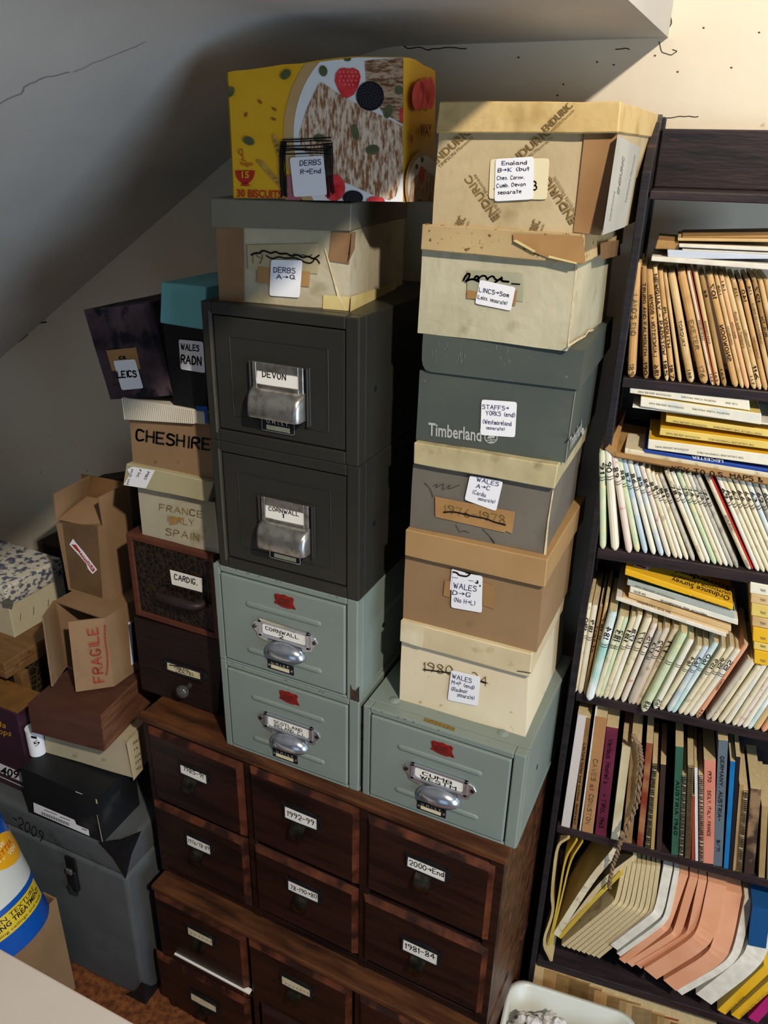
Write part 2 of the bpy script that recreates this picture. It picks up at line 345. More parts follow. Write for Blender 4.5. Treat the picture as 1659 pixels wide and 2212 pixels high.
# ================================================================== WOODEN DRAWER CABINETS
ZW = .8575
W1 = cr(300, 1500, 3.107); W2 = cr(700, 1640, 3.072)
a = P(306, 1542, z=ZW); b = P(1092, 1852, z=ZW)
wyaw = math.atan2(b.y - a.y, b.x - a.x); WWID = (b - a).length
zl = .415
def quadloc(F, q, off=0): return [F(*p, off) for p in q]
def wood_drawer(root, F, quad, card, text, mcard=CARD, pull=None, dm=DARKWOOD, bottom=None, cardlab='white card'):
    q = quadloc(F, quad)
    x0 = (q[0].x + q[3].x) / 2; x1 = (q[1].x + q[2].x) / 2; z0 = (q[0].z + q[1].z) / 2; z1 = (q[2].z + q[3].z) / 2
    if bottom is not None: z0 = bottom
    z0 = max(z0, .014); z1 = min(z1, (hU if root is up else zl) - .018)
    d = MB(); e = .011
    d.hexa([(x0 + e, -.009, z0 + e), (x1 - e, -.009, z0 + e), (x1 - e, -.009, z1 - e), (x0 + e, -.009, z1 - e), (x0, .004, z0), (x1, .004, z0), (x1, .004, z1), (x0, .004, z1)])
    o = d.build('drawer_front', dm, root, bev=.0015, seg=2)
    edge = MB().add([(x0 + e, -.0094, z1 - e), (x1 - e, -.0094, z1 - e), (x1 - .001, .0015, z1 - .001), (x0 + .001, .0015, z1 - .001)], [(0, 1, 2, 3)]).add([(x1 - e, -.0094, z0 + e), (x1 - e, -.0094, z1 - e), (x1 - .001, .0015, z1 - .001), (x1 - .001, .0015, z0 + .001)], [(0, 1, 2, 3)]).build('worn_bevel', EDGEWOOD, o)
    if not card: return o
    DF = Surf(root, (0, -.0125, 0), (0, -1, 0))
    c = quadloc(DF, card); cx0 = (c[0].x + c[3].x) / 2; cx1 = (c[1].x + c[2].x) / 2; cz0 = (c[0].z + c[1].z) / 2; cz1 = (c[2].z + c[3].z) / 2
    h = MB(); t = .003
    h.box(cx0 - t, cx1 + t, -.0105, -.008, cz0 - t, cz1 + t)
    for a_ in ((cx0 - t, cx0, cz0 - t, cz1 + t), (cx1, cx1 + t, cz0 - t, cz1 + t), (cx0, cx1, cz0 - t, cz0), (cx0, cx1, cz1, cz1 + t * .6)): h.box(a_[0], a_[1], -.014, -.009, a_[2], a_[3])
    for sx in (cx0 - .008, cx1 + .002): h.box(sx, sx + .006, -.0105, -.008, cz0 + .002, cz1 + .006)
    n = 8; arch = [(cx0 + (cx1 - cx0) * i / n, cz1 + t * .5 + .005 * math.sin(math.pi * i / n)) for i in range(n + 1)]
    h.prism([(x, -.0125, z) for x, z in [(cx0, cz1)] + arch + [(cx1, cz1)]], [(x, -.0085, z) for x, z in [(cx0, cz1)] + arch + [(cx1, cz1)]])
    ho = h.build('label_holder', BLACKM, o)
    co = decal(o, 'label_card', mcard, DF, [card], .0002); co['label'] = cardlab
    if text: ink(co, DF, text, wd=.14, off=.0008)
    pc = DF(*pull) if pull else Vector(((cx0 + cx1) / 2, 0, cz0)); px = pc.x; pz = cz0 - .004; w_ = .016
    pr = [(-.0105, .004), (-.013, 0), (-.018, -.004), (-.024, -.012), (-.0265, -.024), (-.0255, -.032)]
    p = MB(); rows = [[(px - w_ * (1 - .12 * i / 5), y_, pz + z_), (px + w_ * (1 - .12 * i / 5), y_, pz + z_)] for i, (y_, z_) in enumerate(pr)]
    p.grid(rows); p.grid([[(x, y_ + .0022, z - .001) for x, y_, z in r] for r in rows]); p.build('pull_tab', BRASS, o, smooth=True)
    for sx in (cx0 - .005, cx1 + .005): MB().disc((sx, -.0105, (cz0 + cz1) / 2), .0022, 10).build('screw', BRASS, o)
    return o
def wood_case(name, label, loc, yaw, wid, hgt, dep, rails, stiles, topm=CASEWOOD):
    root = thing(name, label, 'drawer cabinet', loc, yaw)
    m = MB(); m.box(0, wid, .018, dep, 0, hgt - .013)
    m.build('carcass', CASEWOOD, root, bev=.002)
    m = MB()
    for x0, x1 in stiles: m.box(x0, x1, 0, .018, 0, hgt - .013)
    for z0, z1 in rails:
        for (a0, a1), (b0, b1) in zip(stiles, stiles[1:]): m.box(a1, b0, .002, .018, z0, min(z1, hgt - .013))
    m.build('face_frame', DARKWOOD, root, bev=.0015)
    MB().box(-.004, wid + .004, -.006, dep, hgt - .014, hgt).build('top_board', CASEWOOD, root, bev=.003)
    return root
hU = ZW - zl
up = wood_case('wooden_card_cabinet', 'upper dark mahogany cabinet with six labelled drawers under the metal cabinets', (a.x, a.y, zl), wyaw, WWID, hU, .38, [(0, .02), (.2, .212), (hU - .03, hU)], [(0, .018), (.255, .275), (.512, .532), (WWID - .026, WWID)])
UF = Surf(up, (0, 0, 0), (0, -1, 0))
def q4(W, *p): return [W(*p[i:i + 2]) for i in range(0, 8, 2)]
D = wood_drawer
D(up, UF, q4(W1, 105, 690, 730, 950, 700, 452, 72, 222), q4(W1, 282, 525, 455, 603, 458, 545, 278, 465), [('1985-91', W1(303, 510), W1(430, 564), 8, (.5, -8))], pull=W1(355, 600))
D(up, UF, q4(W1, 770, 985, 1470, 1258, 1495, 762, 737, 472), q4(W1, 982, 828, 1195, 910, 1198, 835, 980, 750), [('1992-99', W1(997, 813), W1(1172, 880), 10, (.5, -10))], pull=W1(1075, 900))
D(up, UF, q4(W2, 275, 868, 1105, 1190, 1140, 692, 280, 372), q4(W2, 552, 708, 803, 815, 808, 745, 558, 645), [('2000>End', W2(567, 700), W2(793, 782), 10, (.5, -10))], pull=W2(660, 810))
D(up, UF, q4(W1, 146, 1150, 755, 1392, 735, 972, 106, 707), q4(W1, 326, 1008, 480, 1075, 482, 1012, 322, 945), [('1976/78-89', W1(332, 992), W1(470, 1048), 7, (.5, -7))], pull=W1(405, 1090))
D(up, UF, q4(W1, 792, 1425, 1465, 1740, 1485, 1312, 776, 996), q4(W1, 1004, 1310, 1203, 1398, 1205, 1335, 1003, 1248), [('78-190>80', W1(1016, 1303), W1(1192, 1372), 8, (.5, -8))], pull=W1(1095, 1395))
D(up, UF, q4(W2, 240, 1310, 1060, 1690, 1095, 1246, 266, 892), q4(W2, 522, 1262, 748, 1368, 757, 1298, 528, 1192), [('1981-84', W2(540, 1252), W2(735, 1328), 10, (.5, -10))], pull=W2(625, 1345))
al = P(332, 1909, z=zl); bl_ = P(818, 2137, z=zl); 
lo_ = wood_case('wooden_card_cabinet', 'lower dark wooden cabinet with blank labelled drawers standing on the carpet', (al.x, al.y, 0), wyaw, WWID - .012, zl, .42, [(0, .03), (.195, .207), (zl - .02, zl)], [(0, .016), (.258, .272), (.515, .535), (WWID - .036, WWID - .012)])
LFc = Surf(lo_, (0, 0, 0), (0, -1, 0))
D(lo_, LFc, q4(W1, 140, 1740, 740, 2000, 725, 1600, 115, 1310), q4(W1, 332, 1610, 495, 1690, 496, 1640, 328, 1562), [('......', W1(345, 1600), W1(480, 1660), 5)], CREAMCARD, W1(410, 1660), cardlab='aged blank card')
D(lo_, LFc, q4(W1, 760, 2260, 1425, 2500, 1435, 1942, 746, 1622), q4(W1, 962, 1945, 1150, 2033, 1153, 1985, 960, 1885), [('.......', W1(980, 1940), W1(1135, 2008), 5)], CREAMCARD, W1(1050, 2010), bottom=.215, cardlab='aged blank card')
D(lo_, LFc, q4(W2, 225, 1990, 1000, 2300, 1045, 1790, 222, 1512), None, None, bottom=.215)
D(lo_, LFc, q4(W1, 170, 2300, 760, 2500, 762, 2025, 150, 1768), q4(W1, 352, 2050, 520, 2135, 522, 2092, 350, 2003), None, CREAMCARD, W1(440, 2110), bottom=.03, cardlab='aged blank card')
x2 = LFc(*W1(770, 1640)).x; x3 = LFc(*W2(240, 1530)).x
for xx0, xx1 in ((.276, .51), (.54, WWID - .04)):
    MB().hexa([(xx0 + .011, -.009, .041), (xx1 - .011, -.009, .041), (xx1 - .011, -.009, .184), (xx0 + .011, -.009, .184), (xx0, .004, .03), (xx1, .004, .03), (xx1, .004, .195), (xx0, .004, .195)]).build('drawer_front', DARKWOOD, lo_, bev=.0015)
pe = thing('paper_sheet', 'white paper edge poking out above the lowest left wooden drawer', 'paper', lo_.location, wyaw)
PF = Surf(pe, (0, -.013, 0), (0, -1, 0)); pp = [PF(*W1(x, y)) for x, y in ((235, 1747), (740, 2017), (742, 2011), (237, 1741))]
MB().hexa(pp + [p + Vector((0, .012, .0)) for p in pp]).build('sheet', CARD, pe)

# ================================================================== SAGE METAL CARD CABINETS
Q = cr(760, 1120, 2.989)
def metal_front(root, w, h):  # the shared dimensions of a sage cabinet measured on the one in front
    return root
def capsule(mb, x0, x1, z, r, y, sq=.45, n=10):
    rows = []
    for i in range(n + 1):
        a = math.pi * i / n; rr = r
        rows.append([(x0 + (x1 - x0) * f, y - rr * sq * math.sin(a) * g, z + rr * math.cos(a) * max(g, .25)) for f, g in ((0, 0), (.008, .5), (.022, .85), (.045, 1), (.3, 1), (.7, 1), (.955, 1), (.978, .85), (.992, .5), (1, 0))])
    mb.grid(rows)
def cup_pull(parent, cx, zt, a, b, c, y0, m=CHROME):
    mb = MB(); rows = []
    for i in range(9):
        t = math.pi / 2 * i / 8
        rows.append([(cx + a * math.cos(p) * math.cos(t) if False else cx - a * math.cos(math.pi * k / 20) * math.cos(t), y0 - c * math.sin(math.pi * k / 20) * math.cos(t) - .001, zt - b + b * math.sin(t)) for k, p in ((k, 0) for k in range(21))])
    mb.grid(rows)
    # short rolled lip curling back under the cup
    mb.grid([[(x, y, z) for x, y, z in rows[0]], [(cx + (x - cx) * .95, y0 + (y - y0) * .93, z - .004) for x, y, z in rows[0]], [(cx + (x - cx) * .88, y0 + (y - y0) * .84, z - .003) for x, y, z in rows[0]]])
    return mb.build('cup_pull', m, parent, smooth='all')
def sage(label, quad, y, yr, depth, lines, texts, hole=None, zb=None, gold=None, chip=False, lift=False):
    O = P(*quad[0], y=y); B = P(*quad[1], y=yr); yaw = math.atan2(B.y - O.y, B.x - O.x)
    if zb is not None: O.z = zb
    root = thing('metal_card_cabinet', label, 'metal cabinet', O, yaw)
    F = Surf(root, (0, 0, 0), (0, -1, 0)); q = [F(*p) for p in quad]
    w = (q[1].x + q[2].x - q[0].x - q[3].x) / 2; h = (q[2].z + q[3].z) / 2
    sx, sz = w / .29, h / .2
    m = MB().box(0, w, .02, depth, 0, h)
    for a_ in ((0, .014, 0, h), (w - .02, w, 0, h)): m.box(a_[0], a_[1], 0, .02, a_[2], a_[3])
    m.box(.014, w - .02, 0, .02, h - .012, h); m.box(.014, w - .02, 0, .02, 0, .005)
    m.build('case', SAGE, root, bev=.0022, seg=2)
    dr = MB().box(.016, w - .0225, -.002, .018, .0075, h - .0145).build('drawer_front', SAGE, root, bev=.003, seg=3)
    rb = MB(); capsule(rb, .068 * sx, .222 * sx, .138 * sz, .0058, -.0018); rib1 = rb.build('pressed_rib', SAGE, dr, smooth='all')
    rb = MB(); capsule(rb, .066 * sx, .222 * sx, .042 * sz, .0058, -.0018); rb.build('pressed_rib', SAGE, dr, smooth='all')
    # label holder with ears, card and cup pull
    cx = .148 * sx; cz = .099 * sz; hw, hh = .052, .0165
    ho = MB(); ho.box(cx - hw, cx + hw, -.004, -.002, cz - hh, cz + hh)
    for a_ in ((cx - hw, cx - hw + .007, cz - hh, cz + hh), (cx + hw - .007, cx + hw, cz - hh, cz + hh), (cx - hw, cx + hw, cz - hh, cz - hh + .005), (cx - hw, cx + hw, cz + hh - .005, cz + hh)): ho.box(a_[0], a_[1], -.0072, -.002, a_[2], a_[3])
    for s in (-1, 1):
        ho.add([], []); e = [(cx + s * hw, cz + .013), (cx + s * (hw + .010), cz + .009), (cx + s * (hw + .015), cz + .0), (cx + s * (hw + .010), cz - .008), (cx + s * (hw + .006), cz - .012), (cx + s * (hw + .003), cz - .022), (cx + s * (hw - .016), cz - .027), (cx + s * (hw - .02), cz - .014)]
        ho.prism([(x, -.0045, z) for x, z in e], [(x, -.002, z) for x, z in e])
    ho.build('label_holder', CHROME, dr, bev=.0008, seg=1)
    for s in (-1, 1): MB().disc((cx + s * (hw + .0085), -.0045, cz), .0036, 12).build('rivet', BRASS, dr)
    CF = Surf(root, (0, -.0045, 0), (0, -1, 0))
    cd_ = MB().prism([(x, -.0048, z) for x, z in [(cx - hw + .008, cz - hh + .009), (cx - hw + .012, cz - hh + .006), (cx + hw - .012, cz - hh + .006), (cx + hw - .008, cz - hh + .009), (cx + hw - .008, cz + hh - .009), (cx + hw - .012, cz + hh - .006), (cx - hw + .012, cz + hh - .006), (cx - hw + .008, cz + hh - .009)]], [(x, -.004, z) for x, z in [(cx - hw + .008, cz - hh + .009), (cx - hw + .012, cz - hh + .006), (cx + hw - .012, cz - hh + .006), (cx + hw - .008, cz - hh + .009), (cx + hw - .008, cz + hh - .009), (cx + hw - .012, cz + hh - .006), (cx - hw + .012, cz + hh - .006), (cx - hw + .008, cz + hh - .009)]]).build('label_card', CARD, dr)
    mb = MB()
    for t, fx, fz, fw, fh in texts:
        st, W = strokes(t); x0 = cx - hw + 2 * hw * fx; z0 = cz - hh + 2 * hh * fz; ww = 2 * hw * fw; h2 = 2 * hh * fh
        ribbons(mb, st, .15, lambda x, y_: (x0 + x / W * ww, -.0054, z0 + y_ * h2))
    mb.build('handwriting', INK, cd_, normals=False)
    if lift:   # the card slipping out over the top of its holder
        MB().add([(cx - hw + .003, -.006, cz + hh - .001), (cx + hw * .55, -.0095, cz + hh - .001), (cx + hw * .6, -.013, cz + hh + .002), (cx, -.010, cz + hh + .004), (cx - hw + .003, -.006, cz + hh + .003)], [(0, 1, 2, 3, 4)]).build('lifted_card_edge', CREAMCARD, cd_)
    cup_pull(dr, cx + .002, cz - hh + .001, .040, .024, .021, -.003, mat('bright_nickel', '#c4cad4', '#a5a9b0', .2, 30, metal=.88, lo=.5, hi=.8, spec=.5))
    # red badge
    bx, bz = .15 * sx, .164 * sz; k = .001
    bp = [(-20, 9), (-15, 12), (-9, 11), (0, 13), (9, 11), (15, 12), (19, 9), (17, 3), (18, -3), (22, -10), (14, -10), (8, -12), (0, -12), (-8, -11), (-14, -9), (-21, -8), (-18, -2)]
    bo = MB().prism([(bx + x * k, -.0032, bz + z * k) for x, z in bp], [(bx + x * k, -.0015, bz + z * k) for x, z in bp]).build('red_badge', REDB, dr); bo['label'] = 'red maker badge'
    mb = MB()
    for t, dz, ww in (('Milner', .0018, .022), ('Steel', -.0065, .018)):
        pass
    for dz in (.004, -.001, -.006):
        ribbons(mb, [[(-.012 + .024 * i / 14, dz + (.0016 if i % 2 else -.0016)) for i in range(15)]], .0007, lambda x, z: (bx + x, -.0036, bz + z))
    mb.build('badge_scroll', RUST, bo, normals=False)
    # engraved U.M.I.S.T. plate
    nx, nz = .137 * sx, .0255 * sz; pl = MB().box(nx - .027, nx + .027, -.0032, -.0015, nz - .0095, nz + .0095).build('name_plate', BLACKM, dr)
    MB().box(nx - .02, nx + .018, -.0038, -.003, nz - .0065, nz + .0005).build('plate_window', CREAMCARD, pl)
    mb = MB(); vs_, fs_ = glyphmesh('U. M. I. S. T.'); mb.add([(nx - .019 + x * .038, -.0036, nz + .0025 + y_ * .0048) for x, y_ in vs_], fs_); mb.build('lettering', CARD, pl, normals=False)
    for s in (-1, 1): MB().disc((nx + s * .0235, -.0032, nz - .001), .0022, 10, d=.001).build('screw', CHROME, pl)
    if hole: S = Surf(root, (w, 0, 0), (1, 0, 0)); c_ = S(*hole); MB().disc((w - .001, c_.y, c_.z), .005, 12, 'x', .0014).build('side_hole', BLACKM, root)
    # folded seams along the side and little paint chips
    for z_ in (.001, h - .006): MB().box(w - .0005, w + .0014, .004, depth, z_, z_ + .005).build('side_seam', SAGE, root)
    ch = MB()
    for _ in range(9): x = random.uniform(.01, w - .01); ch.add([(x, -.0004, h - .001), (x + random.uniform(.002, .007), -.0004, h - .001), (x + .003, -.0004, h - .0026)], [(0, 1, 2)])
    for _ in range(5): z = random.uniform(.02, h); ch.add([(.0006, -.0004, z), (.0026, -.0004, z + .002), (.0006, -.0004, z + random.uniform(.003, .01))], [(0, 1, 2)])
    ch.build('paint_chips', RUST, root, normals=False)['kind'] = 'stuff'
    if chip: decal(root, 'burnt_corner', RUST, F, [chip], .0012)
    T = Surf(root, (0, 0, h), (0, 0, 1))
    if gold:
        o = decal(root, 'gold_transfer', GOLD, T, [gold], .0006)
        for c_ in (Q(275, 1172), Q(975, 1385)):
            p = T(*c_); mb = MB(); mb.grid([[(p.x + r * math.cos(k * math.pi / 8), p.y + r * math.sin(k * math.pi / 8), h + z) for k in range(16)] for r, z in ((.010, 0), (.008, .0015), (.004, .003), (.0005, .0034))], closed=True); mb.build('stacking_dimple', SAGE, root, smooth='all')
    return dict(root=root, F=F, T=T, w=w, h=h)
cumb = sage('sage green card drawer labelled Cumb Westm, alone under the cream shoebox', [(782, 1715), (1113, 1836), (1135, 1635), (783, 1523)], 0, 0, .31, None, [('CUMB', .22, .47, .5, .2), ('WESTM', .18, .2, .62, .2)], hole=(1160, 1657), gold=[Q(470, 1285), Q(668, 1350), Q(660, 1372), Q(462, 1305)], zb=ZW)
s1 = sage('sage green card drawer labelled Scotland Ireland, standing on the wooden cabinet', [(489, 1603), (775, 1712), (774.5, 1517), (475, 1423)], 0, 0, .31, None, [('SCOTLAND', .2, .47, .58, .19), ('IRELAND, C.I.', .2, .21, .62, .19)], zb=ZW)
s2 = sage('sage green card drawer labelled Cornwall 2, under the black cabinets', [(475, 1423), (774.5, 1517), (772, 1300), (462, 1217)], 0, 0, .31, None, [('CORNWALL', .14, .47, .64, .2), ('2', .4, .2, .08, .2)], hole=(828, 1350), chip=[(757, 1478), (761, 1489), (768, 1493), (772, 1487), (776, 1482), (776, 1517), (757, 1510)], zb=ZW + s1['h'], lift=True)

# ================================================================== OLIVE BLACK CABINETS
DV = cr(500, 740, 7.54)
def dark(label, quad, card, text, zb, hole):
    O = P(*quad[0], y=0); O.z = zb
    root = thing('metal_card_cabinet', label, 'metal cabinet', O, 0)
    F = Surf(root, (0, 0, 0), (0, -1, 0)); q = [F(*p) for p in quad]; w = q[1].x; h = (q[2].z + q[3].z) / 2; dp = .36
    m = MB().box(0, w, .022, dp, 0, h); f = .018
    for a_ in ((0, f, 0, h), (w - f - .004, w, 0, h), (f, w - f - .004, 0, .02), (f, w - f - .004, h - .018, h)): m.box(a_[0], a_[1], 0, .022, a_[2], a_[3])
    m.build('case', OLIVE, root, bev=.002, seg=2)
    e = MB().box(.0135, .0165, -.0012, .002, .014, h - .014).build('worn_edge', OLIVEEDGE, root)
    dr = MB().box(f + .0018, w - f - .0058, .002, .02, .022, h - .02).build('drawer_front', OLIVE, root, bev=.0015)
    x0, x1, z0, z1 = f + .03, w - f - .034, .046, h - .05; g = .0012
    pn = MB()
    for a_ in ((x0, x0 + g, z0, z1), (x1, x1 + g, z0, z1), (x0, x1, z0, z0 + g), (x0, x1, z1, z1 + g)): pn.box(a_[0], a_[1], .0008, .003, a_[2], a_[3])
    pn.build('pressed_panel_line', OLIVE, dr, bev=.0004, seg=1)
    CF = Surf(root, (0, -.003, 0), (0, -1, 0)); c = [CF(*p) for p in card]
    cx0 = (c[0].x + c[3].x) / 2; cx1 = (c[1].x + c[2].x) / 2; cz0 = (c[0].z + c[1].z) / 2; cz1 = (c[2].z + c[3].z) / 2
    bp = MB().box(cx0 - .013, cx1 + .017, 0, .004, cz0 - .056, cz1 + .014)
    bp.box(cx0 - .013, cx0 - .010, -.006, .004, cz0 - .056, cz1 + .014).box(cx1 + .013, cx1 + .016, -.006, .004, cz0 - .056, cz1 + .014); bp.build('handle_backplate', OLIVE, dr, bev=.0006, seg=1)
    hd = MB(); t0, t1 = cx0 - .007, cx1 + .008
    for a_ in ((t0, cx0, cz0 - .006, cz1 + .013), (cx1, t1, cz0 - .006, cz1 + .013), (cx0, cx1, cz1, cz1 + .013), (cx0, cx1, cz0 - .006, cz0)): hd.box(a_[0], a_[1], -.005, -.001, a_[2], a_[3])
    hd.build('label_holder', TARN, dr, bev=.0006, seg=1)
    prf = [(-.002, -.004), (-.008, -.006), (-.017, -.010), (-.023, -.017), (-.026, -.027), (-.027, -.042), (-.026, -.047)]
    hb = MB(); rows = []
    for y_, z_ in prf:
        rr = .006; rows.append([(t0 - .002, 0, cz0 + z_), (t0 - .002, y_ * .75, cz0 + z_), (t0 + rr * .5, y_ * .96, cz0 + z_)] + [(t0 + rr + (t1 - t0 - 2 * rr) * k / 6, y_, cz0 + z_) for k in range(7)] + [(t1 - rr * .5, y_ * .96, cz0 + z_), (t1 + .002, y_ * .75, cz0 + z_), (t1 + .002, 0, cz0 + z_)])
    hb.grid(rows).build('hooded_pull', TARN, dr, smooth='all')
    cdo = decal(dr, 'label_card', CARD, CF, [card], 0.0002); ink(cdo, CF, text, wd=.16, off=.0008)
    nx = (cx0 + cx1) / 2 - .004; nz = cz0 - .064
    pl = MB().box(nx - .03, nx + .03, -.0005, .003, nz - .011, nz + .011).build('name_plate', BLACKM, dr)
    rim = MB()
    for a_ in ((nx - .03, nx - .0288, nz - .011, nz + .011), (nx + .0288, nx + .03, nz - .011, nz + .011), (nx - .03, nx + .03, nz - .011, nz - .0098)): rim.box(a_[0], a_[1], -.0012, 0, a_[2], a_[3])
    rim.build('plate_rim', CHROME, pl)
    MB().box(nx - .021, nx + .021, -.0012, 0, nz - .008, nz - .0005).build('plate_window', CREAMCARD, pl)
    mb = MB(); vs_, fs_ = glyphmesh('U. M. I. S. T.'); mb.add([(nx - .02 + x * .04, -.0012, nz + .0022 + y_ * .0055) for x, y_ in vs_], fs_); mb.build('lettering', CARD, pl, normals=False)
    S = Surf(root, (w, 0, 0), (1, 0, 0)); c_ = S(*hole); MB().disc((w - .001, c_.y, c_.z), .005, 12, 'x', .0014).build('side_hole', BLACKM, root)
    return dict(root=root, F=F, h=h, w=w, top=zb + h)
KC = cr(440, 920, 2.765)
zs = ZW + s1['h'] + s2['h']
d2 = dark('olive black card drawer labelled Cornwall 1, lower of the two', [(474, 1209), (774.5, 1287), (774.5, 1010), (455, 948)], [KC(370, 545), KC(601, 596), KC(604, 521), KC(370, 468)], [('CORNWALL', KC(390, 503), KC(568, 541), 7, (0, -8)), ('1', KC(471, 548), KC(476, 549), 8, (0, -8))], zs, (808, 1131))
d1 = dark('olive black card drawer labelled Devon, upper of the two', [(454, 942), (774, 1005), (775, 681), (433, 655)], [DV(415, 665), DV(1100, 766), DV(1100, 543), DV(415, 452)], [('DEVON', DV(505, 550), DV(880, 610), 12, (0, -13))], d2['top'], (811, 840))
# ================================================================== RIGHT HAND STACK OF SHOE BOXES
E4 = cr(900, 200, 3.072); T7 = cr(840, 700, 3.456)
M_END = mat('enduric_paper', '#b4a07a', '#c2ae88', .55, 9, c3='#9c8760', s3=16, lo3=.55, hi3=.8, bump=.3, bscale=40)
M_ENDL = mat('enduric_lid', '#c6a970', '#d4ba84', .55, 12, c3='#a88a54', s3=22, lo3=.52, hi3=.75, bump=.3, bscale=50)
M_LIN = mat('lincs_paper', '#b0a98c', '#bfb89c', .45, 10, c3='#978d68', s3=24, lo3=.6, hi3=.85, bump=.35, bscale=45)
M_LINL = mat('lincs_lid', '#ae946a', '#bba376', .65, 10, c3='#6b5028', s3=150, lo3=.62, hi3=.68, bump=.12, bscale=40)
M_TIM = mat('greygreen_board', '#474d49', '#50574f', .5, 7, bump=.06, bscale=80, c3='#6a7069', s3=140, lo3=.70, hi3=.74)
M_76 = mat('grey_board', '#635d53', '#6e675c', .75, 9, bump=.1, bscale=60, c3='#4f4a42', s3=7, lo3=.62, hi3=.75)
M_76L = mat('buff_lid', '#a69a74', '#b8ac86', .65, 24, c3='#7d6f45', s3=18, lo3=.6, hi3=.72, bump=.12, bscale=60)
M_DG = mat('brown_board', '#8a6d4c', '#947655', .7, 6, c3='#7d6142', s3=14, lo3=.68, hi3=.85, bump=.06, bscale=70)
M_DGL = mat('brown_lid', '#9f7d52', '#aa885c', .65, 7, c3='#8f6c3f', s3=14, lo3=.62, hi3=.75, bump=.06, bscale=70)
M_80 = mat('cream_board', '#d6c5a4', '#decfb0', .7, 8, c3='#bd9f6a', s3=42, lo3=.66, hi3=.72, bump=.05, bscale=70)
M_80L = mat('cream_lid', '#c2b08a', '#d0bf9a', .65, 14, c3='#a98f5e', s3=18, lo3=.64, hi3=.74, bump=.1, bscale=60)
PALETORN = mat('torn_pulp', '#d8c9a4', '#c2ae80', .9, 80)
SILVER = mat('silver_print', '#a9aaa4', rough=.5)
GP = 'shoe boxes in the right hand stack'

b80 = carton('shoe_box', 'cream spotted shoe box, lowest of the right stack, standing on the sage cabinet', 'box', .043, .046, [(863, 1510), (1134.7, 1590), (1141, 1460), (867, 1384)], [(863, 1386), (1144.7, 1464.6), (1150, 1416), (865, 1337.5)], .26, M_80, M_80L, group=GP, zb=ZW + cumb['h'])
ink(b80['body'], b80['F'], [('1980', Q(465, 985), Q(650, 1010), 18, (0, -19)), ('34', Q(780, 1045), Q(880, 1085), 18, (0, -19)), ('~', [Q(463, 975), Q(540, 985), Q(640, 998)], 2.6), ('~', [Q(833, 1052), Q(865, 1062)], 3.2)], BROWNINK, .09, .0016)
ink(b80['body'], b80['F'], [('~', [Q(463, 975), Q(540, 985), Q(640, 998)], 2.6), ('~', [Q(833, 1052), Q(865, 1062)], 3.2)], INK, off=.0022, name='crossing_out')
sticker(b80['body'], b80['F'], [Q(618, 1172), Q(812, 1212), Q(832, 1022), Q(642, 978)], [('WALES', Q(648, 1030), Q(772, 1062), 9, (1, -9)), ('M>P (end)', Q(645, 1068), Q(790, 1105), 8, (1, -8)), ('(Radnor', Q(640, 1110), Q(745, 1130), 8, (1, -8)), ('separate)', Q(680, 1148), Q(790, 1172), 8, (1, -8))])
decal(b80['lid'], 'paper_patch', CREAMCARD, b80['LF'], [[Q(318, 655), Q(470, 698), Q(455, 835), Q(312, 790)]], .002)
ink(b80['lid'], b80['LF'], [('~', [Q(1070, 985), Q(1110, 990), Q(1155, 998)], 1.6)], GREYPEN, off=.0022, name='pen_mark')

bdg = carton('shoe_box', 'plain brown shoe box labelled Wales D to G, second from the bottom', 'box', .040, .042, [(870.4, 1334), (1158, 1413), (1173, 1266), (875, 1200)], [(873, 1200), (1176.5, 1270.6), (1183, 1210), (875.4, 1143)], .24, M_DG, M_DGL, group=GP, zb=b80['top'])
sticker(bdg['body'], bdg['F'], [Q(632, 460), Q(735, 490), Q(735, 350), Q(645, 325)], None, label='older white sticker, half hidden')
sticker(bdg['body'], bdg['F'], [Q(640, 575), Q(840, 610), Q(845, 372), Q(650, 340)], [('WALES', Q(657, 448), Q(803, 472), 11, (1, -11)), ('D>G', Q(652, 490), Q(765, 508), 9, (1, -9)), ('(No H>L)', Q(657, 535), Q(795, 562), 9, (1, -9)), ('~', [Q(650, 380), Q(685, 385)], 1), ('~', [Q(755, 400), Q(785, 405)], 1)], off=.0032)
ink(bdg['body'], bdg['F'], [('~', [Q(655, 345), Q(680, 350), Q(690, 365), Q(720, 372), Q(745, 375), Q(768, 355), Q(745, 350)], 3.2), ('~', [Q(800, 415), Q(815, 420), Q(812, 402)], 2.4), ('~', [Q(828, 432), Q(829, 438)], 2.4)], INK, off=.0044, name='blacked_out_word')
for tp_ in ([Q(600, 400), Q(640, 405), Q(635, 510), Q(590, 500)], [Q(845, 410), Q(925, 440), Q(915, 585), Q(845, 560)]): decal(bdg['body'], 'clear_tape', mat('clear_tape', '#98744a', rough=.25, spec=.4), bdg['F'], [tp_], .0018)

b76 = carton('shoe_box', 'grey shoe box with buff lid and tan 1976 - 1978 label, crossed out', 'box', .040, .046, [(885, 1142.7), (1172.8, 1208), (1194.5, 1055), (892, 1002)], [(892, 1002), (1197, 1057), (1206, 1005), (893.5, 956)], .24, M_76, M_76L, group=GP, zb=bdg['top'])
o = decal(b76['body'], 'brown_paper_label', GTAPE, b76['F'], [[T7(347, 1440), T7(868, 1558), T7(872, 1545), T7(920, 1565), T7(943, 1402), T7(345, 1288)]], .0018); o['label'] = 'gummed brown paper label'
ink(o, b76['F'], [('1976-1978', T7(415, 1410), T7(865, 1490), 17, (0, -17))], BROWNINK, .11, .0024)
ink(o, b76['F'], [('~', [T7(410, 1405), T7(480, 1400), T7(560, 1418), T7(640, 1438), T7(720, 1450), T7(790, 1480), T7(870, 1500)], 3.0)], INK, off=.003, name='crossing_out')
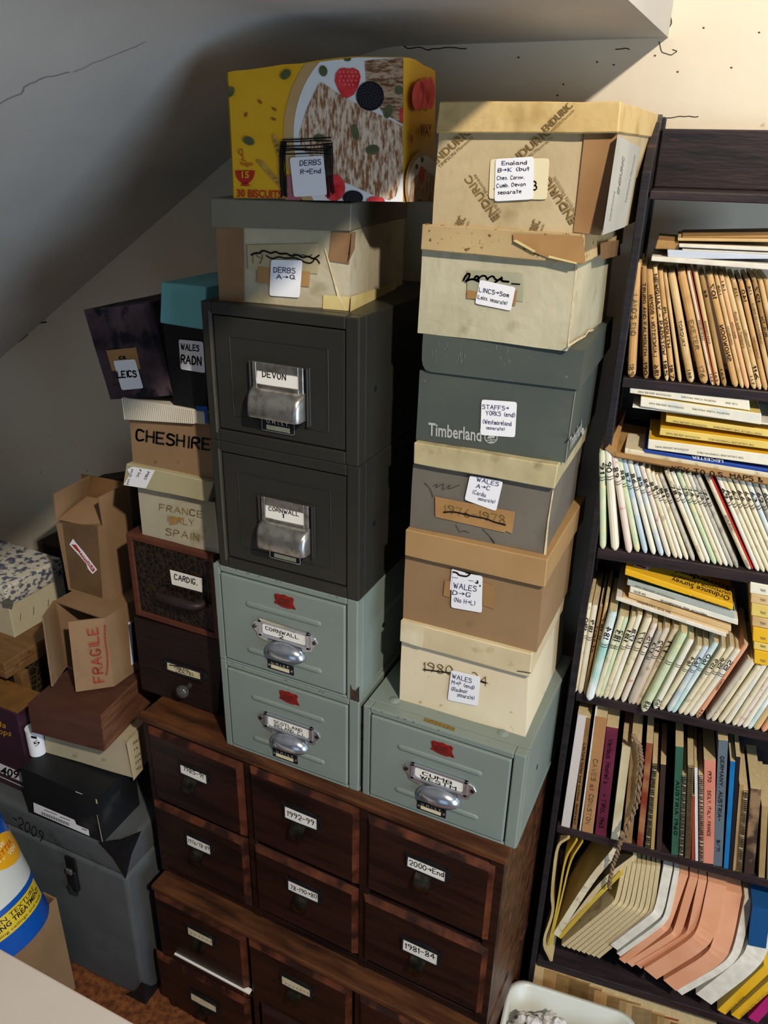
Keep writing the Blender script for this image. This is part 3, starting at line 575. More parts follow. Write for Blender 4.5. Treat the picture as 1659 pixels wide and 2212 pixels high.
ink(b76['body'], b76['F'], [('~', [T7(265, 1185), T7(310, 1225), T7(330, 1290)], 1.2), ('~', [T7(330, 1210), T7(370, 1190), T7(345, 1230), T7(420, 1180), T7(390, 1250), T7(470, 1190), T7(430, 1240), T7(530, 1200)], 1.1), ('~', [T7(500, 1500), T7(530, 1560), T7(560, 1540), T7(600, 1560)], 1), ('~', [T7(700, 1530), T7(760, 1590), T7(800, 1650), T7(760, 1600)], 1.1)], GREYPEN, off=.0016, name='pencil_scribble')
sticker(b76['body'], b76['F'], [T7(565, 1312), T7(800, 1398), T7(853, 1175), T7(605, 1130)], [('WALES', T7(655, 1172), T7(815, 1212), 9, (2, -8)), ('A>C', T7(652, 1222), T7(752, 1240), 9, (2, -8)), ('(Cardig', T7(622, 1265), T7(720, 1292), 9, (2, -8)), ('separate)', T7(665, 1312), T7(790, 1340), 7, (2, -7))], off=.0034)
decal(b76['body'], 'torn_corner_edge', PALETORN, b76['F'], [[T7(1222, 1240), T7(1232, 1240), T7(1195, 1480), T7(1172, 1755), T7(1152, 1755), T7(1185, 1470)]], .0016)

btm = carton('shoe_box', 'dark grey green boot box printed Timberland in silver', 'box', .040, .050, [(898, 956), (1220.5, 1005), (1243.6, 840), (906.5, 800)], None, .25, M_TIM, M_TIM, group=GP, zb=b76['top'], jit=.0006)
# hinged lid: a front flap with a rounded lower left corner and a side skirt
LF = Surf(btm['root'], (0, -.005, 0), (0, -1, 0))
l = [LF(*p) for p in ((911, 798), (1251, 842), (1262, 758), (914, 720))]; zt = (l[2].z + l[3].z) / 2; l[2].z = l[3].z = zt
m = MB(); fl = [LF(912, 745)] + [LF(911, 775), LF(913, 789), LF(919, 799), LF(930, 803)] + [l[1], l[2], l[3]]
m.prism(fl, [p + Vector((0, .003, 0)) for p in fl])
m.box(l[3].x, l[2].x, -.005, .258, zt - .003, zt); btm['lid'] = m.build('lid', M_TIM, btm['root'], jit=.0004)
sk = [Vector((l[1].x, -.005, l[1].z)), Vector((l[1].x + .002, .258, l[1].z + .004)), Vector((l[2].x, .258, zt)), Vector((l[2].x, -.005, zt))]
MB().hexa(sk + [p + Vector((-.003, 0, 0)) for p in sk]).build('lid_side', M_TIM, btm['lid'])
btm['top'] = btm['root'].location.z + zt
F = btm['F']
prt(btm['body'], F, [('Timberland', T7(293, 828), T7(690, 876), 27, (.5, -27))], SILVER, .0012, 'silver_lettering')
c0 = T7(762, 848); ringp = ell(c0, 14.5, 13, 32)
mb = MB()
for i in range(32): a_, b_ = ringp[i], ringp[(i + 1) % 32]; k = lambda p: (c0[0] + (p[0] - c0[0]) * .84, c0[1] + (p[1] - c0[1]) * .84); mb.add([F(*p, .0012) for p in (a_, b_, k(b_), k(a_))], [(0, 1, 2, 3)])
for pl_ in ([(-1.4, 10), (1.4, 10), (1.0, 0), (-1.0, 0)], [(-9, 2), (-3, -6), (9, -3), (6, 2), (1, 0), (-3, 2)], [(-10, 9), (10, 8), (10, 10), (-9, 11)], [(-11, 5), (-2, 4), (-2, 6), (-10, 7)], [(2, 4), (11, 4), (11, 6), (2, 6)]): mb.add([F(c0[0] + x, c0[1] + y, .0012) for x, y in pl_], [tuple(range(len(pl_)))])
mb.build('tree_emblem', SILVER, btm['body'], normals=False)
S = btm['S']; prt(btm['body'], S, [('Timberland', T7(1350, 940), T7(1440, 800), 14, (0, -25))], SILVER, .0012, 'side_lettering'); decal(btm['body'], 'side_emblem', SILVER, S, [ell(T7(1448, 800), 3.4, 8, 14)], .0012)
sticker(btm['body'], F, [T7(683, 828), T7(942, 846), T7(957, 582), T7(692, 563)], [('STAFFS>', T7(700, 632), T7(895, 645), 9, (0, -9)), ('YORKS (end)', T7(725, 678), T7(942, 695), 9, (0, -9)), ('(Westmoreland', T7(700, 742), T7(915, 760), 9, (0, -9)), ('separate)', T7(728, 785), T7(865, 795), 7, (0, -7))], off=.0018)
sc_ = []
for _ in range(26):
    x = random.choice([random.gauss(860, 30), random.gauss(400, 70), random.gauss(540, 20), random.uniform(300, 1300)]); y = random.uniform(120, 330); sc_.append(('~', [T7(x, y), T7(x - random.uniform(-3, 8), y + random.uniform(6, 46))], random.uniform(.4, .9)))
ink(btm['lid'], LF, [s for s in sc_ if s[1][1][1] < 700 + 300 / 3.456 and s[1][0][1] > 700 + (90 + .11 * (s[1][0][0] - 914) * 3.456) / 3.456], mat('scratch_grey', '#83867c'), off=.0012, name='scratches')['kind'] = 'stuff'
decal(btm['body'], 'worn_edge', mat('scratch_grey', '#83867c'), F, [[(1242, 846), (1244, 846), (1221.5, 1004), (1219.5, 1004)]], .0014)

bln = carton('shoe_box', 'grey cream shoe box labelled Lincs to Som with rust spotted tan lid', 'box', .036, .036, [(903, 714), (1225.5, 750), (1245, 566), (911, 540)], [(908, 542), (1258, 571), (1261, 509), (911, 483)], .25, M_LIN, M_LINL, group=GP, zb=btm['top'], jit=.002)
F = bln['F']
decal(bln['body'], 'old_label', mat('old_label_grey', '#9c9a80', '#a8a58b', .6, 20), F, [[E4(335, 1330), E4(705, 1390), E4(705, 1200), E4(335, 1180)]], .0014)
for tp_ in ([E4(335, 1310), E4(400, 1320), E4(395, 1370), E4(330, 1365)], [E4(648, 1310), E4(668, 1315), E4(655, 1415), E4(635, 1412)]): decal(bln['body'], 'tape_mark', GTAPE, F, [tp_], .002)
ink(bln['body'], F, [('~', [E4(312, 1245), E4(330, 1205), E4(355, 1200), E4(345, 1235), E4(320, 1255), E4(365, 1235), E4(400, 1245), E4(415, 1225), E4(395, 1215), E4(380, 1240), E4(420, 1255)], 4), ('~', [E4(410, 1240), E4(430, 1215), E4(460, 1215), E4(470, 1245), E4(480, 1225), E4(510, 1215), E4(525, 1245), E4(560, 1240), E4(565, 1225)], 3.4), ('~', [E4(520, 1260), E4(570, 1225), E4(560, 1250), E4(610, 1255)], 4.2), ('~', [E4(632, 1268), E4(684, 1272)], 3)], INK, off=.0022, name='blacked_out_date')
sticker(bln['body'], F, [E4(388, 1400), E4(625, 1448), E4(657, 1292), E4(420, 1242)], [('LINCS>Som', E4(415, 1320), E4(610, 1358), 9, (1, -9)), ('(Leics, separate)', E4(400, 1365), E4(600, 1410), 8, (1, -8))], off=.0026)
decal(bln['lid'], 'brown_tape', GTAPE, bln['LF'], [[E4(640, 935), E4(1105, 955), E4(1120, 1130), E4(1060, 1135), E4(870, 1095), E4(780, 1060), E4(640, 985)]], .002)['label'] = 'peeling yellow tape'
m = MB()
for p in ([E4(640, 985), E4(780, 1062), E4(790, 1050), E4(660, 975)], [E4(870, 1095), E4(1060, 1138), E4(1065, 1128), E4(880, 1080)]): m.add([bln['LF'](*q, .004) for q in p], [(0, 1, 2, 3)])
m.build('curling_tape_edge', YTAPE, bln['lid'])
decal(bln['lid'], 'side_tape', TAPE, bln['LS'], [[(1297, 524), (1339, 518), (1340, 551), (1297, 562)]], .002)
m = MB(); S = bln['S']
tp = [E4(1005, 1690), E4(1060, 1655), E4(1120, 1620), E4(1140, 1590), E4(1185, 1580), E4(1240, 1535)]
for a_, b_ in zip(tp, tp[1:]): m.add([S(a_[0], a_[1], .001), S(b_[0], b_[1], .002), S(b_[0], b_[1] - 4, .001), S(a_[0], a_[1] - 5, .001)], [(0, 1, 2, 3)])
m.build('torn_bottom_edge', PALETORN, bln['body'])
decal(bln['body'], 'pale_corner_edge', PALETORN, F, [[E4(1060, 1145), E4(1068, 1145), E4(1010, 1688), E4(1000, 1688)]], .0016)

ben = carton('shoe_box', 'tan shoe box printed Enduric all over, topmost of the right stack', 'box', .030, .030, [(934, 483), (1298, 508), (1333, 284), (947, 282)], [(941, 289.5), (1334.6, 286), (1341, 219.5), (949, 219.5)], .27, M_END, M_ENDL, group=GP, zb=bln['top'], jit=.0018)
F = ben['F']; fq = [(936, 481), (1255, 505), (1268, 289), (947, 287)]
def dtext(p0, p1, h, t, sub, surf, part, box):
    L = math.hypot(p1[0] - p0[0], p1[1] - p0[1]); ux, uy = (p1[0] - p0[0]) / L, (p1[1] - p0[1]) / L; nx, ny = uy, -ux
    mb = MB()
    for tx, s0, s1, hh, dn in ((t, 0, 1, h, 0), (sub, .05, .95, h * .42, -h * .62)):
        vs_, fs_ = glyphmesh(tx)
        for f in fs_:
            poly = [(p0[0] + ux * L * (s0 + (s1 - s0) * vs_[i][0]) + nx * (hh * vs_[i][1] + dn), p0[1] + uy * L * (s0 + (s1 - s0) * vs_[i][0]) + ny * (hh * vs_[i][1] + dn)) for i in f]
            poly = clip(poly, box)
            if len(poly) > 2: mb.add([surf(u, v, .0015) for u, v in poly], [tuple(range(len(poly)))])
    if mb.v: mb.build('printed_name', BROWNINK, part, normals=False)['label'] = 'brown printed lettering'
for p0, p1 in ((E4(120, 490), E4(370, 265)), (E4(620, 505), E4(900, 265)), (E4(555, 825), E4(355, 545)), (E4(1065, 850), E4(885, 555)), (E4(260, 985), E4(330, 835)), (E4(760, 1030), E4(825, 855))):
    dtext(p0, p1, 17, 'ENDURIC', 'TIMPSON Manmade', F, ben['body'], fq)
dtext(E4(860, 265), E4(1040, 90), 15, 'ENDURIC', 'TIMPSON Manmade', ben['LF'], ben['lid'], [(945, 288), (1333, 285), (1339, 222), (951, 222)])
o = decal(ben['body'], 'parcel_tape', mat('light_parcel_tape', '#a17c54', '#916d47', .25, 14, spec=.35), F, [[E4(1115, 268), E4(1338, 268), E4(1222, 948), E4(1040, 925)]], .0016); o['label'] = 'shiny brown parcel tape'
S = ben['S']; decal(ben['body'], 'side_paper', mat('pale_grey_paper', '#a5a39a', '#b5b3a9', .5, 10), S, [[(1334, 292), (1384, 318), (1350, 490), (1301, 508)]], .0016)
prt(ben['body'], S, [('ENDURIC', (1338, 420), (1350, 340), 5, (-4, -4)), ('TIMPSON Manmade', (1354, 440), (1374, 335), 4, (-3, -3)), ('TIMPSON', (1320, 480), (1330, 415), 4, (-3, -3))], mat('grey_print', '#8d897c'), .0024, 'side_print')
o = sticker(ben['body'], F, [E4(478, 705), E4(865, 710), E4(882, 435), E4(490, 440)], [('3', E4(768, 650), E4(800, 650), 20, (0, -20)), ('.', E4(508, 640), E4(514, 640), 8)], mt=mat('cream_label', '#e0d3ad'), im=INK, wd=.14, off=.002, label='older cream label')
sticker(ben['body'], F, [E4(516, 722), E4(773, 708), E4(778, 424), E4(524, 440)], [('England', E4(567, 480), E4(730, 475), 8, (0, -8)), ('B>K (but', E4(540, 528), E4(748, 515), 8, (0, -8)), ('Ches, Cornw,', E4(535, 580), E4(715, 572), 8, (0, -8)), ('Cumb, Devon', E4(532, 630), E4(722, 618), 8, (0, -8)), ('separate', E4(540, 675), E4(695, 665), 8, (0, -8))], off=.003)

# ================================================================== LEFT STACK: shoe box and biscuit carton
A5 = cr(160, 420, 2.127); B3 = cr(440, 100, 2.9625)
M_DER = mat('derbs_paper', '#a69b80', '#b8ad93', .4, 8, c3='#8f8464', s3=20, lo3=.55, hi3=.78, bump=.35, bscale=45)
M_DERL = mat('derbs_lid', '#6e6858', '#7b7463', .6, 8, c3='#5d5748', s3=6, lo3=.6, hi3=.75, bump=.08, bscale=50)
bde = carton('shoe_box', 'buff shoe box with grey lid labelled Derbs A to Q, on the Devon cabinet', 'box', .017, .045, [(474, 655), (755, 678), (757, 496), (466, 486)], [(455, 490), (757, 500), (759, 436), (454, 429)], .27, M_DER, M_DERL, zb=d1['top'], lo=.006)
F = bde['F']
decal(bde['body'], 'left_tape', TAPE, F, [[A5(655, 150), A5(780, 152), A5(782, 525), A5(668, 500)]], .0016)
decal(bde['body'], 'old_label', mat('old_label_buff', '#a39470', '#ab9d7a', .6, 20), F, [[A5(800, 345), A5(1120, 365), A5(1125, 225), A5(795, 232)]], .0014)
decal(bde['body'], 'tape_mark', GTAPE, F, [[A5(845, 330), A5(1085, 355), A5(1080, 425), A5(840, 405)]], .0018)
decal(bde['body'], 'corner_tape', TAPE, F, [[A5(1185, 170), A5(1272, 172), A5(1265, 320), A5(1168, 305)]], .0016)
decal(bde['body'], 'corner_tape', TAPE, bde['S'], [[A5(1275, 172), A5(1295, 172), A5(1290, 250), A5(1266, 300)]], .0016)
decal(bde['body'], 'yellow_tape', YTAPE, F, [[A5(1145, 462), A5(1268, 470), A5(1265, 545), A5(1142, 530)]], .0016)
decal(bde['body'], 'yellow_tape', YTAPE, bde['S'], [[A5(1272, 470), A5(1478, 405), A5(1478, 485), A5(1268, 545)]], .0016)
ink(bde['body'], F, [('19', A5(815, 315), A5(865, 318), 20, (0, -22))], PENCIL, .08, .002)
ink(bde['body'], F, [('~', [A5(815, 278), A5(835, 268), A5(850, 272), A5(865, 258), A5(885, 262), A5(905, 272), A5(925, 262), A5(950, 275), A5(975, 270), A5(1000, 285), A5(1025, 275), A5(1050, 292), A5(1075, 282), A5(1100, 298), A5(1125, 280)], 3.6), ('~', [A5(885, 282), A5(910, 298), A5(940, 285), A5(970, 295), A5(1010, 290), A5(1040, 300), A5(1060, 312), A5(1090, 318), A5(1110, 290), A5(1128, 315)], 3.0), ('~', [A5(1010, 290), A5(1008, 270), A5(1035, 285), A5(1055, 275), A5(1075, 290), A5(1095, 275)], 1.4)], INK, off=.0024, name='crossing_out')
sticker(bde['body'], F, [A5(897, 465), A5(1036, 475), A5(1050, 303), A5(905, 300)], [('DERBS', A5(918, 358), A5(1015, 362), 10, (0, -11)), ('A>Q', A5(930, 387), A5(1015, 390), 9, (0, -9))], off=.003)
decal(bde['body'], 'torn_edge', PALETORN, F, [[A5(1150, 250), A5(1156, 250), A5(1200, 400), A5(1222, 470), A5(1258, 540), A5(1250, 540), A5(1210, 470), A5(1192, 400)]], .0018)

YEL = mat('yellow_print', '#d9a317', '#dfab20', .45, 20)
O = P(504, 431, y=.013); Bq = P(871, 437, y=.045); O.z = bde['top']
bis = thing('biscuit_carton', 'yellow wheat biscuit carton with torn open top, labelled Derbs R to End', 'carton', O, math.atan2(Bq.y - O.y, Bq.x - O.x))
F = Surf(bis, (0, 0, 0), (0, -1, 0)); dpt = .135
topl = [(490, 157), (505, 153), (540, 150), (575, 145), (612, 139), (650, 137), (690, 130), (730, 125), (760, 122), (800, 122), (840, 123), (871, 123)]
fr = [F(504, 431), F(871, 437)] + [F(*p) for p in topl[::-1]]; fr[0].z = 0; 
th = Vector((0, .0018, 0))
front = MB().prism(fr, [p + th for p in fr]).build('front_panel', YEL, bis)
x1 = fr[1].x; xr2 = fr[2].x; h1 = fr[2].z
S = Surf(bis, (x1, 0, 0), (1, 0, 0)); bk = S(938, 437); dpt = max(.09, min(.16, bk.y))
sp = [(x1, 0, fr[1].z), (x1 + .001, dpt, fr[1].z - .004)]; zz = [(dpt, S(950, 154).z), (dpt * .85, S(938, 148).z), (dpt * .6, S(918, 139).z), (dpt * .35, S(900, 128).z), (dpt * .15, S(885, 124).z), (0, h1)]
sd = [sp[0], sp[1]] + [(xr2 + random.uniform(0, .002), y_, z_ + random.uniform(-.001, .001)) for y_, z_ in zz]
MB().prism(sd, [(x - .0018, y_, z_) for x, y_, z_ in sd]).build('side_panel', YEL, bis)
lx = fr[-1].x; MB().hexa([(0, 0, 0), (.0018, 0, 0), (lx + .0018, 0, fr[-1].z), (lx, 0, fr[-1].z), (0, dpt, 0), (.0018, dpt, 0), (lx + .0018, dpt, fr[-1].z * .97), (lx, dpt, fr[-1].z * .97)]).build('side_panel', YEL, bis)
MB().hexa([(0, dpt, 0), (x1, dpt, 0), (xr2, dpt, h1 * .94), (lx, dpt, h1 * .88), (0, dpt + .0018, 0), (x1, dpt + .0018, 0), (xr2, dpt + .0018, h1 * .94), (lx, dpt + .0018, h1 * .88)]).build('back_panel', mat('grey_pulp', '#8d8375'), bis)
MB().hexa([(0, 0, 0), (x1, 0, fr[1].z), (x1, 0, fr[1].z + .0018), (0, 0, .0018), (0, dpt, 0), (x1, dpt, fr[1].z - .004), (x1, dpt, fr[1].z), (0, dpt, .0018)]).build('base_panel', mat('grey_pulp', '#8d8375'), bis)
FQ = [(504.5, 430), (870.5, 436), (870.5, 125), (800, 124), (760, 124), (690, 132), (612, 141), (540, 152), (491, 158)]
def art(name, mt, polys, off, surf=F, box=FQ, part=front):
    pl_ = [c for c in (clip(p, box) for p in polys) if len(c) > 2]
    if len(pl_) > 8:
        o = decal(part, name, mt, surf, pl_, off); o['kind'] = 'stuff'; return o
    for p in pl_: decal(part, name, mt, surf, [p], off)
bc = (794, 289)
WHEAT = mat('wheat_print', '#8a5a34', '#dcc7ae', .5, 330, stretch=(1, 1, .25), lo=.40, hi=.60, detail=6)
WHEAT2 = mat('wheat_print_dark', '#6e4526', '#bda183', .5, 330, stretch=(.3, 1, 1), lo=.40, hi=.60, detail=6)
RASP = mat('raspberry_print', '#c81f24', '#e2474a', .4, 60); BLKB = mat('blackberry_print', '#14131a', rough=.4); DRUP = mat('blackberry_shine', '#3b3a46', rough=.3)
SEED = mat('seed_print', '#4a5132', '#5f6543', .5, 60); OAT = mat('oat_print', '#a0521c', rough=.5); PRED = mat('red_print', '#b3281e', rough=.5); BOWL = mat('bowl_rim_print', '#c9a873', '#b58f57', .4, 8); MILK = mat('milk_print', '#dcdcda', '#e8e8e6', .4, 6)
STRAW = mat('wheat_ear_print', '#c9a04e', '#a87c34', .5, 50)
art('bowl_print', BOWL, [ell(bc, 182, 226, 60)], .0006); art('milk_print', MILK, [ell((bc[0] + 4, bc[1] + 2), 164, 208, 60)], .0009)
def k3(*p): return [B3(p[i], p[i + 1]) for i in range(0, len(p), 2)]
art('biscuit_print', WHEAT2, [k3(1030, 95, 1080, 85, 1275, 75, 1275, 500, 1150, 430, 1040, 260)], .0012)
art('biscuit_print', WHEAT, [k3(735, 240, 760, 232, 860, 300, 1000, 380, 1130, 440, 1275, 510, 1275, 800, 1230, 960, 1190, 985, 1080, 950, 900, 870, 760, 770, 625, 650, 612, 560, 660, 400)], .0014)
art('raspberry_print', RASP, [[B3(920 + x, 235 + y) for x, y in ((-75, -60), (-50, -92), (-20, -98), (10, -92), (40, -98), (72, -80), (85, -40), (70, 20), (40, 75), (0, 98), (-30, 90), (-55, 50), (-80, -10))]], .0018)
art('raspberry_print', RASP, [ell(B3(835, 905), 24, 29, 20), ell(B3(1100, 990), 20, 10, 16), ell(B3(1268, 440), 5, 17, 12)], .0018)
art('raspberry_drupelets', mat('raspberry_shine', '#e8706c', rough=.4), [ell(B3(870 + 26 * (i % 5) + (8 if (i // 5) % 2 else 0), 165 + 27 * (i // 5)), 2.2, 2.6, 8) for i in range(20) if i not in (15, 19)], .002)
art('blackberry_print', BLKB, [ell(B3(1065, 318), 30, 32, 24), ell(B3(955, 970), 22, 16, 20)], .002)
dr_ = []
for i in range(60):
    a_ = i * 2.4; r = 27 * math.sqrt((i + .5) / 60); dr_.append(ell((B3(1065, 318)[0] + r * math.cos(a_) - .8, B3(1065, 318)[1] + r * math.sin(a_) - .8), 1.7, 2.0, 8))
for i in range(24): a_ = i * 2.4; r = 17 * math.sqrt((i + .5) / 24); dr_.append(ell((B3(955, 968)[0] + r * math.cos(a_), B3(955, 968)[1] + .7 * r * math.sin(a_)), 1.5, 1.6, 8))
art('blackberry_drupelets', DRUP, dr_, .0022)
for x, y, rx, ry, ro in ((525, 180, 13, 9, -45), (172, 290, 8, 12, 20), (288, 605, 13, 9, 25), (970, 550, 8, 18, -10), (1080, 662, 15, 11, -12), (740, 588, 13, 9, 0), (1250, 280, 9, 10, 0), (1180, 415, 9, 16, 15), (920, 82, 8, 5, 0), (765, 158, 9, 12, -10), (265, 150, 4, 2, 0)):
    art('seed_print', SEED, [ell(B3(x, y), rx, ry, 14, ro)], .0019)
art('oat_print', OAT, [ell(B3(x, y), 6, 3, 10, ro) for x, y, ro in ((360, 355, 50), (270, 437, 110), (452, 402, 40), (447, 465, 20))], .0012)
art('wheat_ear_print', STRAW, [ell(B3(365 + 25 * i, 745 + 28 * i), 11, 5, 10, 30) for i in range(7)] + [ell(B3(455 + 8 * i, 590 + 30 * i), 5, 10, 10, -15) for i in range(4)], .0012)
art('pink_print', mat('pink_print', '#a8626a', rough=.5), [k3(520, 840, 580, 800, 620, 985, 520, 985)], .0011)
art('bowl_icon', PRED, [[B3(265 + 62 * math.cos(t), 795 + 85 * math.sin(t)) for t in [math.pi * i / 12 for i in range(13)]], k3(245, 870, 285, 870, 290, 893, 240, 893)], .0012)
prt(front, F, [('15', B3(243, 842), B3(290, 842), 14, (0, -14))], YEL, .0018, 'number_lettering')
prt(front, F, [('30 BISCUITS', B3(213, 962), B3(500, 972), 16, (0, -16)), ('Vegan', B3(232, 765), B3(315, 765), 10, (0, -10)), ('or vegan milk', B3(235, 895), B3(305, 895), 3, (0, -3))], PRED, .0014, 'red_lettering')
ink(front, F, [('~', [B3(250, 695), B3(225, 690), B3(222, 665), B3(245, 655), B3(252, 675), B3(240, 695), B3(258, 715), B3(240, 725), B3(270, 735)], 1.4)], PRED, off=.0014, name='leaf_emblem')
sq = []
for k_ in range(7): x = 490 + random.uniform(-6, 10) + 5 * k_; sq.append(('~', [B3(x + 5, 610), B3(x - 8 + random.uniform(-5, 5), 720), B3(x + random.uniform(-8, 10), 850), B3(x + 8, 950 + random.uniform(-10, 25))], 2.6))
for k_ in range(6): x = 770 + 10 * k_; sq.append(('~', [B3(x, 620 + random.uniform(0, 20)), B3(x + 6, 720), B3(x + 2, 850), B3(x + 16, 960 + random.uniform(-60, 20))], 2.6))
for y in (598, 612, 640, 655, 670, 690): sq.append(('~', [B3(480 + random.uniform(0, 30), y), B3(600, y - random.uniform(0, 12)), B3(720, y + random.uniform(-12, 5)), B3(830 - random.uniform(0, 60), y - random.uniform(0, 20))], 2.8))
ink(front, F, sq, INK, off=.0024, name='marker_scribble')
sticker(front, F, k3(577, 965, 790, 952, 766, 700, 550, 712), [('DERBS', B3(617, 765), B3(750, 757), 11, (0, -11)), ('R>End', B3(620, 818), B3(748, 812), 10, (0, -10))], off=.003)
SQ = [(872, 436), (938, 436), (949, 156), (905, 135), (872, 125)]
SS = Surf(bis, (max(x1, xr2) + .002, 0, 0), (1, 0, 0)); sdp = [o for o in bis.children if o.name.startswith('side_panel')][0]
art('side_berry_print', RASP, [ell(B3(1375, 315), 14, 32, 16, 5), ell(B3(1412, 305), 12, 34, 16), ell(B3(1450, 300), 10, 36, 16)], .0012, SS, SQ, sdp)
art('side_bowl_print', BOWL, [ell(B3(1410, 900), 41, 78, 30)], .0012, SS, SQ, sdp); art('side_milk_print', MILK, [ell(B3(1413, 900), 36, 68, 30)], .0015, SS, SQ, sdp)
art('side_biscuit_print', WHEAT, [k3(1330, 860, 1410, 780, 1475, 830, 1475, 1000, 1310, 1000)], .0018, SS, SQ, sdp); art('side_berry_print', RASP, [ell(B3(1397, 820), 6, 18, 14)], .0021, SS, SQ, sdp)
art('side_seed_print', SEED, [ell(B3(1365, 770), 3, 6, 10), ell(B3(1400, 725), 3, 6, 10), ell(B3(1385, 985), 4, 3, 8)], .0021, SS, SQ, sdp); art('side_oat_print', OAT, [ell(B3(1330, 590), 3, 10, 10)], .0012, SS, SQ, sdp)
prt(sdp, SS, [('WAY', B3(1385, 572), B3(1458, 578), 27, (0, -27))], mat('dark_red_print', '#6e1a14'), .0016, 'side_lettering')
# ================================================================== BOXES PILED ON THE LEFT
LA = cr(0, 580, 3.318); LB = cr(0, 1120, 3.318); LC = cr(100, 1010, 6.9125); LD = cr(0, 1140, 5.184); LE = cr(0, 1440, 5.027); LT = cr(0, 1600, 3.614); LU = cr(0, 1720, 4.496)
YC = .063
KRAFT = mat('kraft_board', '#86694a', '#927455', .75, 7, c3='#735740', s3=9, lo3=.6, hi3=.75, bump=.06, bscale=90)
KRAFTD = mat('kraft_inside', '#75542f', '#836039', .8, 9)
REDWOOD = mat('red_stained_wood', '#4d291c', '#5c3323', .5, 9, stretch=(1, 5, 5), bump=.1, bscale=40)
CROC = mat('crocodile_paper', '#302415', '#0f0c0a', .4, 85, kind='edge', lo=.02, hi=.14, bump=.8, spec=.4)
BLKWOOD = mat('black_grained_wood', '#1d1412', '#2b1c17', .45, 10, stretch=(1, 5, 14), bump=.35, bscale=22, c3='#120d0c', s3=10, lo3=.55, hi3=.65)
FELT = mat('maroon_mottled_cloth', '#2b2026', '#5a464c', .9, 14, c3='#15111a', s3=22, lo3=.52, hi3=.62, bump=.2, bscale=200)
TEAL = mat('teal_card', '#6db4b8', '#74bbbe', .45, 6); BLKCARD = mat('black_card', '#0e0e12', rough=.55)
WHITEBD = mat('white_corrugated', '#c9c2b0', '#d4cdbc', .7, 12); BLUEPR = mat('blue_print', '#1c4d94', rough=.5); NAVY = mat('navy_card', '#1b2440', rough=.5)
M_CHE = mat('cheshire_board', '#85694b', '#917455', .75, 7, c3='#6f553a', s3=30, lo3=.68, hi3=.74); M_FRA = mat('france_paper', '#a49c84', '#b4ac93', .6, 8, c3='#8b8268', s3=12, lo3=.62, hi3=.74); M_FRAL = mat('france_lid', '#a39a76', '#afa682', .6, 8)
TOILE = mat('toile_paper', '#cfc9b8', '#565c6c', .7, 60, lo=.49, hi=.58, detail=8, stretch=(1, 1, 1.6)); TOILEB = mat('toile_base', '#c0b697', '#cbc1a2', .6, 10)
TRUNK = mat('grey_fibre', '#494c4e', '#535657', .6, 8, c3='#3e4143', s3=8, lo3=.6, hi3=.72, bump=.08, bscale=120)
FAWN = mat('fawn_wood', '#6f5030', '#82603c', .55, 8, stretch=(1, 5, 5), c3='#5a3f26', s3=9, lo3=.6, hi3=.72)
PLUM = mat('plum_card', '#38222e', '#412836', .35, 9, spec=.5)
BROWNV = mat('brown_veneer', '#4c2e24', '#573629', .55, 8, stretch=(1, 5, 5), bump=.08, bscale=60, c3='#402519', s3=10, lo3=.6, hi3=.72)
BROWNE = mat('brown_end_grain', '#5c3a28', '#7a5138', .6, 14, stretch=(1, 1, 6), bump=.15, bscale=50)

z_ = ZW
mn = carton('card_file_box', 'black grained wooden drawer with an aged card, on the mahogany cabinet top', 'drawer box', YC, YC, [(307, 1488), (470, 1545), (480, 1386), (289, 1334)], None, .3, BLKWOOD, None, zb=ZW, jit=.0004)
F = mn['F']; tp = mn['q'][2].z
c = [LB(1200, 1085), LB(1440, 1155), LB(1445, 1105), LB(1197, 1028)]
lc = [F(*p, .004) for p in c]; cx0 = lc[0].x; cx1 = lc[1].x; cz0 = (lc[0].z + lc[1].z) / 2; cz1 = (lc[2].z + lc[3].z) / 2
hb = MB()
for a_ in ((cx0 - .005, cx0, cz0 - .004, cz1 + .004), (cx1, cx1 + .005, cz0 - .004, cz1 + .004), (cx0, cx1, cz0 - .004, cz0), (cx0, cx1, cz1, cz1 + .004)): hb.box(a_[0], a_[1], -.006, 0, a_[2], a_[3])
for s, x in ((-1, cx0 - .005), (1, cx1 + .005)):
    e = [(x, cz0), (x + s * .008, cz0 + .004), (x + s * .012, (cz0 + cz1) / 2), (x + s * .008, cz1 - .004), (x, cz1)]; hb.prism([(px_, -.003, pz_) for px_, pz_ in e], [(px_, 0, pz_) for px_, pz_ in e])
hb.build('label_holder', BLACKM, mn['root'], bev=.0005, seg=1)
for x in (cx0 - .011, cx1 + .011): MB().disc((x, -.003, (cz0 + cz1) / 2), .0025, 10).build('screw', BRASS, mn['root'])
o = decal(mn['root'], 'label_card', CREAMCARD, F, [rquad(c, .08)], .0045); o['label'] = 'aged card with faded writing'
ink(o, F, [('MINERAL', LB(1250, 1075), LB(1360, 1100), 5, (0, -6)), ('LOCALITIES', LB(1262, 1100), LB(1385, 1130), 5, (0, -6)), ('~', [LB(1215, 1050), LB(1300, 1062), LB(1400, 1085)], 2)], INK, .14, .0052)
p0 = F(*LB(1360, 1195), 0); k = MB(); k.grid([[(p0.x + r * math.cos(t * math.pi / 8), -y_, p0.z + r * math.sin(t * math.pi / 8)) for t in range(16)] for r, y_ in ((.006, 0), (.006, .012), (.013, .018), (.015, .024), (.012, .031), (.004, .034), (.0002, .0345))], closed=True); k.build('round_knob', mat('glass_knob', '#3a3838', '#55504c', .12, 20, spec=.8), mn['root'], smooth='all')
